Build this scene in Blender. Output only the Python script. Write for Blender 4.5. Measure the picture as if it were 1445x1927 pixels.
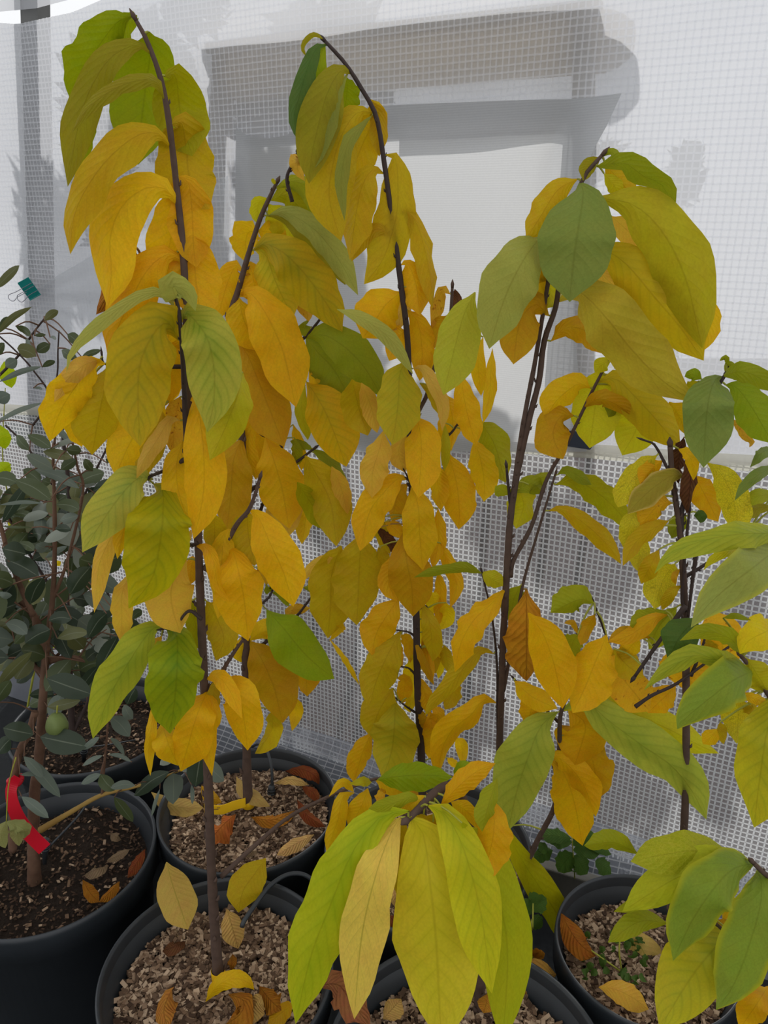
import bpy, bmesh, math, random
from mathutils import Vector, Matrix, noise
random.seed(7)
sc = bpy.context.scene
COL = sc.collection
for o in list(bpy.data.objects):
    bpy.data.objects.remove(o)

# ------------------------------------------------------------------ camera
FPX, PITCH, CAMZ = 1447.0, math.radians(21.0), 1.54
cam = bpy.data.cameras.new('camera')
cam.sensor_fit = 'VERTICAL'; cam.sensor_height = 34.6; cam.lens = FPX / 1927.0 * 34.6
cam.clip_start = 0.02
camo = bpy.data.objects.new('camera', cam); COL.objects.link(camo)
camo.location = (0, 0, CAMZ); camo.rotation_euler = (math.radians(90) - PITCH, 0, 0)
sc.camera = camo
# ------------------------------------------------------------------ sky, sun, exposure
wd = bpy.data.worlds.new('sky'); sc.world = wd; wd.use_nodes = True
bg = wd.node_tree.nodes['Background']
bg.inputs[0].default_value = (0.965, 0.98, 1.0, 1); bg.inputs[1].default_value = 1.0
sun = bpy.data.lights.new('sun', 'SUN'); sun.energy = 3.3; sun.angle = math.radians(1.2); sun.color = (1, 0.97, 0.92)
suno = bpy.data.objects.new('sun', sun); COL.objects.link(suno)
SUND = Vector((0.10, 0.74, 0.66)).normalized()          # towards the sun: outside, beyond the film wall
suno.rotation_euler = SUND.to_track_quat('Z', 'Y').to_euler()
suno.location = (0, 4, 5)
vs = sc.view_settings
vs.view_transform = 'Standard'; vs.look = 'None'; vs.gamma = 1.0; vs.exposure = 0.0
vs.use_curve_mapping = False

# ------------------------------------------------------------------ survey helpers: a sighted pixel and a known depth or height give a place
CAM = Vector((0, 0, CAMZ)); SP, CP = math.sin(PITCH), math.cos(PITCH)
def ray(x, y):
    r = (x - 722.5) / FPX; u = (963.5 - y) / FPX
    return Vector((r, CP + u * SP, -SP + u * CP))
def at(x, y, Y):
    d = ray(x, y); return CAM + d * (Y / d.y)
def onz(x, y, z):
    d = ray(x, y); return CAM + d * ((z - CAMZ) / d.z)
def fdist(p):
    q = p - CAM; return q.y * CP - q.z * SP
def proj(p):
    q = p - CAM; f = q.y * CP - q.z * SP
    if f < 0.05: return (-9e3, -9e3)
    return (722.5 + FPX * q.x / f, 963.5 - FPX * (q.y * SP + q.z * CP) / f)
# the film wall: a vertical plane running away to the left
W0 = Vector((0, 1.80, 0)); WU = Vector((1, -0.5, 0)).normalized(); WN = Vector((-0.5, -1, 0)).normalized()   # WN points inside
def wall(s, z, off=0.0):
    return W0 + WU * s + Vector((0, 0, z)) + WN * off
def onwall(x, y, off=0.0):
    d = ray(x, y); t = (W0 + WN * off - CAM).dot(WN) / d.dot(WN)
    p = CAM + d * t
    return ((p - W0).dot(WU), p.z)

# ------------------------------------------------------------------ objects
def link(name, me, parent=None, mats=()):
    o = bpy.data.objects.new(name, me); COL.objects.link(o)
    for m in mats: me.materials.append(m)
    if parent is not None:
        o.parent = parent; o.matrix_parent_inverse = Matrix.Translation(-parent.location)
    return o
def mesh(name, vs_, fs, parent=None, mats=(), smooth=True, fm=None):
    me = bpy.data.meshes.new(name); me.from_pydata([tuple(v) for v in vs_], [], fs); me.update()
    if smooth: me.polygons.foreach_set('use_smooth', [True] * len(me.polygons))
    o = link(name, me, parent, mats)
    if fm: me.polygons.foreach_set('material_index', fm)
    return o
def empty(name, loc, label, cat, group=None):
    o = bpy.data.objects.new(name, None); COL.objects.link(o); o.location = loc; o.empty_display_size = 0.05
    return tag(o, label, cat, group)
def tag(o, label, cat, group=None):
    o['label'] = label; o['category'] = cat
    if group: o['group'] = group
    return o
def crspline(pts, n):
    """Catmull-Rom through pts (lists of numbers), n samples evenly along the arc."""
    P = [list(p) for p in pts]; k = len(P[0])
    if len(P) == 2:
        return [[P[0][j] + (P[1][j] - P[0][j]) * i / (n - 1) for j in range(k)] for i in range(n)]
    E = [[2 * a - b for a, b in zip(P[0], P[1])]] + P + [[2 * a - b for a, b in zip(P[-1], P[-2])]]
    out = []
    for i in range(1, len(E) - 2):
        for q in range(14):
            t = q / 14.0
            out.append([0.5 * (2 * b + (c - a) * t + (2 * a - 5 * b + 4 * c - d) * t * t + (3 * b - a - 3 * c + d) * t ** 3)
                        for a, b, c, d in zip(E[i - 1], E[i], E[i + 1], E[i + 2])])
    out.append(P[-1])
    L = [0.0]
    for a, b in zip(out, out[1:]): L.append(L[-1] + math.dist(a[:3], b[:3]) + 1e-9)
    res = []; j = 0
    for i in range(n):
        s = L[-1] * i / (n - 1)
        while j < len(L) - 2 and L[j + 1] < s: j += 1
        f = (s - L[j]) / (L[j + 1] - L[j]); f = min(max(f, 0), 1)
        res.append([a + (b - a) * f for a, b in zip(out[j], out[j + 1])])
    return res
def tube_data(path, sides=8, cap=True, bump=0.0):
    """path: [x,y,z,r] samples."""
    V, F = [], []; up = Vector((0.3, 0.9, 0.2)); n = len(path)
    for i, p in enumerate(path):
        a = Vector(path[max(i - 1, 0)][:3]); b = Vector(path[min(i + 1, n - 1)][:3])
        T = (b - a).normalized() if (b - a).length > 1e-9 else Vector((0, 0, 1))
        A = T.cross(up); A = A.normalized() if A.length > 1e-4 else Vector((1, 0, 0)); up = A.cross(T)
        r = p[3] * (1 + bump * noise.noise(Vector(p[:3]) * 60))
        for k in range(sides):
            c = 2 * math.pi * k / sides
            V.append(Vector(p[:3]) + (A * math.cos(c) + up * math.sin(c)) * r)
    for i in range(n - 1):
        for k in range(sides):
            a = i * sides + k; b = i * sides + (k + 1) % sides
            F.append((a, b, b + sides, a + sides))
    if cap:
        F.append(tuple(range(sides))[::-1]); F.append(tuple(range((n - 1) * sides, n * sides)))
    return V, F
def tube(name, pts, parent=None, mats=(), n=None, sides=8, bump=0.0):
    path = crspline(pts, n or max(6, 5 * len(pts))); V, F = tube_data(path, sides, True, bump)
    return mesh(name, V, F, parent, mats), path
def box_data(c, x, y, z, h):
    """box at c with half vectors along unit axes x,y,z"""
    V = [c + x * (h[0] * i) + y * (h[1] * j) + z * (h[2] * k) for k in (-1, 1) for j in (-1, 1) for i in (-1, 1)]
    return V, [(0, 2, 3, 1), (4, 5, 7, 6), (0, 1, 5, 4), (2, 6, 7, 3), (0, 4, 6, 2), (1, 3, 7, 5)]
class MB:
    def __init__(s): s.V = []; s.F = []; s.M = []
    def add(s, V, F, m=0):
        b = len(s.V); s.V += list(V); s.F += [tuple(i + b for i in f) for f in F]; s.M += [m] * len(F)
    def build(s, name, parent=None, mats=(), smooth=True): return mesh(name, s.V, s.F, parent, mats, smooth, s.M)

# ------------------------------------------------------------------ materials
def lin(c): return tuple(((v / 255) / 12.92 if v / 255 <= .04045 else ((v / 255 + .055) / 1.055) ** 2.4) for v in c)
class NT:
    def __init__(s, name):
        s.m = bpy.data.materials.new(name); s.m.use_nodes = True; s.t = s.m.node_tree; s.t.nodes.clear()
        s.out = s.t.nodes.new('ShaderNodeOutputMaterial')
    def n(s, kind, **kw):
        nd = s.t.nodes.new('ShaderNode' + kind)
        for k, v in kw.items(): setattr(nd, k, v)
        return nd
    def put(s, sock, v):
        if v is None: return
        if isinstance(v, bpy.types.NodeSocket): s.t.links.new(v, sock)
        elif isinstance(v, (tuple, list)): sock.default_value = tuple(v) + ((1,) if len(v) == 3 and len(sock.default_value) == 4 else ())
        else: sock.default_value = v
    def math(s, op, a, b=None, clamp=False):
        nd = s.n('Math', operation=op, use_clamp=clamp); s.put(nd.inputs[0], a); s.put(nd.inputs[1], b); return nd.outputs[0]
    def ramp(s, x, a, b, lo=0.0, hi=1.0):
        nd = s.n('MapRange', interpolation_type='SMOOTHSTEP'); s.put(nd.inputs[0], x)
        for i, v in enumerate((a, b, lo, hi)): nd.inputs[i + 1].default_value = v
        return nd.outputs[0]
    def mix(s, f, a, b, mode='MIX'):
        nd = s.n('Mix', data_type='RGBA', blend_type=mode); s.put(nd.inputs[0], f); s.put(nd.inputs[6], a); s.put(nd.inputs[7], b); return nd.outputs[2]
    def noise(s, scale, vec=None, detail=3, w=None, out=0):
        nd = s.n('TexNoise'); nd.inputs['Scale'].default_value = scale; nd.inputs['Detail'].default_value = detail
        if w is not None: nd.noise_dimensions = '4D'; s.put(nd.inputs['W'], w)
        if vec is not None: s.put(nd.inputs['Vector'], vec)
        return nd.outputs[out]
    def bsdf(s, col, rough=.6, spec=.4, metal=0.0, normal=None):
        nd = s.n('BsdfPrincipled'); s.put(nd.inputs['Base Color'], col); s.put(nd.inputs['Roughness'], rough)
        nd.inputs['Specular IOR Level'].default_value = spec; nd.inputs['Metallic'].default_value = metal
        if normal is not None: s.put(nd.inputs['Normal'], normal)
        return nd.outputs[0]
    def bump(s, h, strength=.4, dist=.002):
        nd = s.n('Bump'); nd.inputs['Strength'].default_value = strength; nd.inputs['Distance'].default_value = dist; s.put(nd.inputs['Height'], h); return nd.outputs[0]
    def mixs(s, f, a, b):
        nd = s.n('MixShader'); s.put(nd.inputs[0], f); s.put(nd.inputs[1], a); s.put(nd.inputs[2], b); return nd.outputs[0]
    def done(s, sh): s.t.links.new(sh, s.out.inputs[0]); return s.m
def plain(name, rgb, rough=.6, spec=.4, var=.25, scale=40, bump=0.0, metal=0.0, dist=.002):
    t = NT(name); c = lin(rgb); tc = t.n('TexCoord').outputs['Object']
    nz = t.noise(scale, tc, 4)
    col = t.mix(nz, tuple(v * (1 - var) for v in c), tuple(min(1, v * (1 + var)) for v in c))
    return t.done(t.bsdf(col, rough, spec, metal, t.bump(nz, bump, dist) if bump else None))

PLASTIC = plain('black_plastic', (40, 44, 48), .42, .5, .25, 25, .15, dist=.001)
BARK = plain('pawpaw_bark', (84, 67, 58), .8, .2, .35, 70, .5, dist=.002)
BARKD = plain('dark_twig_bark', (58, 46, 42), .7, .3, .3, 70, .3)
BARKR = plain('peeling_red_bark', (104, 78, 62), .85, .2, .4, 45, .9, dist=.004)
SOIL = plain('potting_soil', (44, 36, 30), .95, .1, .6, 160, .9, dist=.01)
GROUND = plain('black_weed_mat', (26, 28, 30), .85, .2, .3, 60, .3)
WOODG = plain('grey_timber', (120, 116, 108), .85, .2, .3, 30, .3)
RUBBER = plain('black_hose', (44, 48, 52), .45, .5, .1, 30)
STRAW = plain('tan_leaf_stalk', (150, 120, 60), .7, .3, .2, 50)
PETI = plain('green_leaf_stalk', (150, 150, 55), .6, .3, .2, 50)

def leafcol(c):
    r, g, b = lin(c); y = min(1, max(0, (r / max(g, 1e-4) - .85) / .6))      # red and green rebalanced by yellowness, offsetting the hue shift from translucency
    return (min(.95, r * (1.12 - .04 * y)), min(.95, g * (.98 + .11 * y)), b * .8, 1)
def leaf_material(name, kind, second=(100, 130, 30), dry=False):
    t = NT(name)
    oi = t.n('ObjectInfo'); base = oi.outputs['Color']; rnd = oi.outputs['Random']
    sep = t.n('SeparateXYZ'); uvn = t.n('UVMap'); t.t.links.new(uvn.outputs[0], sep.inputs[0])
    x, y = sep.outputs[0], sep.outputs[1]
    u = t.math('ABSOLUTE', t.math('SUBTRACT', t.math('MULTIPLY', x, 2.0), 1.0))
    ph = t.math('SUBTRACT', t.math('MULTIPLY', y, 11.0), t.math('MULTIPLY', u, 2.6))
    pp = t.n('Math', operation='PINGPONG'); t.put(pp.inputs[0], ph); pp.inputs[1].default_value = .5
    sec = t.math('MULTIPLY', t.ramp(pp.outputs[0], 0.0, .075, 1, 0), t.ramp(u, .55, 1.0, 1, 0.1))
    mid = t.ramp(u, 0.0, .055, 1, 0)
    vein = t.math('MAXIMUM', mid, t.math('MULTIPLY', sec, .36))
    mp = t.n('Mapping'); t.t.links.new(uvn.outputs[0], mp.inputs[0]); mp.inputs['Scale'].default_value = (1, 2.6, 1)
    w = t.math('MULTIPLY', rnd, 37.0)
    nz = t.noise(3.0, mp.outputs[0], 4, w); nf = t.noise(26.0, mp.outputs[0], 3, w)
    hs = t.n('HueSaturation'); t.put(hs.inputs['Color'], base)
    t.put(hs.inputs['Hue'], t.ramp(nz, .3, .7, .493, .507)); t.put(hs.inputs['Value'], t.ramp(nf, .25, .75, .93, 1.07)); t.put(hs.inputs['Saturation'], 1.0)
    col = hs.outputs[0]; s2 = leafcol(second)
    if kind == 'centre':
        z = t.math('MULTIPLY', t.ramp(u, 0, .95, 1, 0), t.ramp(y, .05, .95, 1.05, .35))
        z = t.math('ADD', t.math('MULTIPLY', z, .75), t.math('MULTIPLY', t.ramp(pp.outputs[0], 0, .3, 1, 0), .28))
        z = t.math('MULTIPLY', z, t.ramp(nz, .25, .75, .6, 1.25), True)
        col = t.mix(t.math('MULTIPLY', z, .85), col, s2)
    elif kind == 'edge':
        col = t.mix(t.math('MULTIPLY', t.ramp(u, .72, 1.0), .8), col, s2)
    elif kind == 'mottle':
        vo = t.n('TexVoronoi', feature='DISTANCE_TO_EDGE'); vo.inputs['Scale'].default_value = 13; t.t.links.new(mp.outputs[0], vo.inputs['Vector'])
        col = t.mix(t.math('MULTIPLY', t.ramp(vo.outputs[0], 0, .10, 1, 0), .55), col, s2)
    elif kind == 'spot':
        sp = t.ramp(t.noise(7.0, mp.outputs[0], 2, w), .62, .70)
        col = t.mix(t.math('MULTIPLY', sp, .8), col, s2)
    veincol = t.mix(1.0, col, (.70, .66, .5, 1) if not dry else (.5, .4, .35, 1), 'MULTIPLY')
    if kind == 'veins': veincol = s2
    col = t.mix(t.math('MULTIPLY', vein, .5), col, veincol)
    h = t.math('SUBTRACT', t.math('MULTIPLY', t.math('SINE', t.math('MULTIPLY', pp.outputs[0], math.pi)), .9), t.math('MULTIPLY', mid, .8))
    h = t.math('ADD', h, t.math('MULTIPLY', nf, .5))
    nrm = t.bump(h, .30 if not dry else .9, .0018)
    b = t.bsdf(col, .5 if not dry else .8, .17 if not dry else .12, 0, nrm)
    tr = t.n('BsdfTranslucent'); t.put(tr.inputs[0], col); t.put(tr.inputs[1], nrm)
    return t.done(t.mixs(.47 if not dry else .15, b, tr.outputs[0]))
# code: (colour of the blade, kind, second colour)
PAL = {
 'GR': ((134, 154, 14), 'plain'), 'GY': ((160, 160, 14), 'plain'), 'OL': ((148, 142, 30), 'plain'), 'OY': ((192, 156, 18), 'plain'),
 'Y': ((222, 178, 24), 'plain'), 'O': ((218, 164, 20), 'plain'), 'OB': ((226, 174, 20), 'plain'), 'OD': ((194, 146, 20), 'plain'),
 'MU': ((190, 160, 24), 'plain'), 'LY': ((228, 200, 24), 'plain'), 'LYG': ((196, 194, 30), 'plain'), 'LG': ((182, 178, 30), 'plain'),
 'GL': ((152, 164, 30), 'plain'), 'GD': ((136, 150, 28), 'plain'), 'GB': ((140, 168, 20), 'plain'), 'GK': ((82, 114, 52), 'plain'),
 'PG': ((168, 180, 92), 'plain'), 'PGt': ((158, 170, 84), 'plain'), 'PO': ((142, 154, 66), 'plain'), 'LP': ((172, 178, 52), 'plain'),
 'T': ((212, 172, 82), 'plain'), 'TY': ((218, 174, 66), 'plain'), 'TL': ((236, 206, 104), 'veins', (140, 140, 40)),
 'DO': ((152, 96, 30), 'dry', (70, 40, 20)), 'DB': ((98, 62, 44), 'dry', (50, 34, 26)), 'DR': ((186, 128, 34), 'dry', (110, 60, 25)),
 'DT': ((190, 150, 96), 'dry', (130, 90, 50)),
 'SP': ((206, 156, 42), 'spot', (140, 70, 25)), 'OS': ((218, 166, 30), 'spot', (150, 80, 25)),
 'CY': ((190, 160, 24), 'centre', (140, 144, 26)), 'CYG': ((182, 174, 20), 'centre', (134, 152, 24)), 'CG': ((176, 180, 72), 'centre', (112, 146, 40)), 'CP': ((182, 186, 78), 'centre', (128, 156, 70)),
 'CL': ((168, 182, 54), 'centre', (130, 158, 48)), 'CLs': ((170, 186, 70), 'centre', (134, 160, 54)), 'CL2': ((184, 202, 36), 'centre', (152, 184, 24)),
 'CG2': ((148, 168, 26), 'centre', (96, 138, 26)), 'CK': ((212, 188, 46), 'centre', (168, 172, 30)), 'CO': ((212, 168, 20), 'centre', (176, 156, 20)),
 'CM': ((188, 170, 34), 'centre', (160, 166, 34)), 'CF': ((228, 218, 62), 'centre', (206, 204, 40)), 'CF2': ((204, 206, 40), 'centre', (168, 186, 30)),
 'GC': ((136, 164, 60), 'edge', (180, 184, 40)), 'PGc': ((150, 166, 84), 'edge', (178, 186, 70)), 'GP': ((126, 150, 76), 'plain'),
 'GP2': ((120, 144, 70), 'plain'), 'GP2c': ((126, 148, 72), 'plain'), 'GR2': ((134, 158, 28), 'plain'), 'OLt': ((156, 144, 52), 'edge', (206, 180, 110)),
 'OLg': ((174, 166, 32), 'plain'), 'OYg': ((194, 166, 26), 'centre', (176, 160, 28)), 'MOT': ((206, 194, 40), 'mottle', (130, 132, 30)),
 'MOTg': ((170, 182, 42), 'mottle', (196, 196, 70)), 'LYt': ((222, 198, 30), 'plain'), 'GYo': ((196, 190, 42), 'centre', (150, 166, 44)),
 'GY2': ((176, 190, 30), 'plain'), 'GY3': ((182, 194, 44), 'plain'), 'MU2': ((182, 164, 52), 'plain'),
 'LIME': ((170, 200, 20), 'plain'), 'WEED': ((74, 108, 48), 'plain'), 'RED': ((120, 60, 35), 'dry', (70, 40, 25)), 'PINK': ((126, 104, 92), 'dry', (80, 60, 50)),
}
_lm = {}
def leafmat(code):
    p = PAL[code]; kind = p[1]; sec = p[2] if len(p) > 2 else (100, 130, 30); key = (kind, sec)
    if key not in _lm: _lm[key] = leaf_material('leaf_' + kind, 'plain' if kind == 'dry' else kind, sec, kind == 'dry')
    return _lm[key]
PROF = [(0, .03), (.03, .06), (.07, .20), (.13, .42), (.22, .67), (.34, .87), (.46, .97), (.57, 1.0), (.68, .96), (.78, .83), (.86, .60), (.92, .35), (.96, .16), (1, .004)]
OVAL = [(0, .03), (.04, .12), (.10, .40), (.2, .72), (.35, .94), (.5, 1.0), (.65, .95), (.8, .74), (.9, .5), (.96, .28), (1, .02)]
TAPER = [(0, .04), (.1, .5), (.25, .85), (.4, 1.0), (.6, .92), (.8, .6), (.92, .28), (1, .01)]
def prof(tb, t):
    for (a, b), (c, d) in zip(tb, tb[1:]):
        if t <= c: f = (t - a) / (c - a); return b + (d - b) * f
    return tb[-1][1]
USEC = (-1, -.62, -.28, 0, .28, .62, 1)
def blade_data(P, w, roll=0.0, fold=.25, wave=.06, table=PROF, n=15, usec=USEC, seed=0, sidevec=None, curl=0.0):
    """P: midrib points (Vectors); a blade of half width w about it. Returns verts, faces, uvs."""
    S = crspline([tuple(p) for p in P], n); V, F, UV = [], [], []
    ph = seed * 1.7; k1 = 2 + (seed % 3); m = len(usec); prevA = None
    for i, p in enumerate(S):
        t = i / (n - 1); p = Vector(p)
        a = Vector(S[max(i - 1, 0)]); b = Vector(S[min(i + 1, n - 1)]); T = (b - a).normalized()
        ref = sidevec if sidevec is not None else (p - CAM).normalized()
        A = T.cross(ref)
        if A.length < .12: A = prevA if prevA is not None else T.cross(Vector((0, 0, 1)))
        A = A - T * A.dot(T); A.normalize()
        if prevA is not None and A.dot(prevA) < 0: A = -A
        prevA = A.copy()
        N = A.cross(T)
        r = roll * (0.5 + t)
        A2 = A * math.cos(r) + N * math.sin(r); N2 = N * math.cos(r) - A * math.sin(r)
        ww = w * prof(table, t)
        for u in usec:
            e = 1 + wave * .9 * math.sin(k1 * 6.28 * t + ph + (1.3 if u > 0 else 0)) * abs(u)
            h = fold * abs(u) * ww + wave * 2.0 * w * u * u * math.sin((k1 + 1) * 6.28 * t + ph * 2 + (2.1 if u > 0 else 0)) * math.sin(math.pi * min(1, t * 1.05))
            h += curl * ww * u * u
            V.append(p + A2 * (u * ww * e) + N2 * h); UV.append(((u + 1) / 2, t))
    for i in range(n - 1):
        for j in range(m - 1):
            a = i * m + j; F.append((a, a + 1, a + m + 1, a + m))
    return V, F, UV
def blade(name, parent, code, *args, stalk=None, stalkmat=None, label=None, **kw):
    V, F, UV = blade_data(*args, **kw); nf = len(F); fm = [0] * nf
    if stalk:
        tv, tf = tube_data(stalk, 5, False); b = len(V)
        V = V + tv; UV = UV + [(.5, 0)] * len(tv); F = F + [tuple(i + b for i in f) for f in tf]; fm += [1] * len(tf)
    o = mesh(name, V, F, parent, (leafmat(code), stalkmat or PETI), True, fm)
    uvl = o.data.uv_layers.new(name='UVMap')
    uvl.data.foreach_set('uv', [c for l in o.data.loops for c in UV[l.vertex_index]])
    o.color = leafcol(PAL[code][0])
    if label: o['label'] = label
    return o

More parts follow.
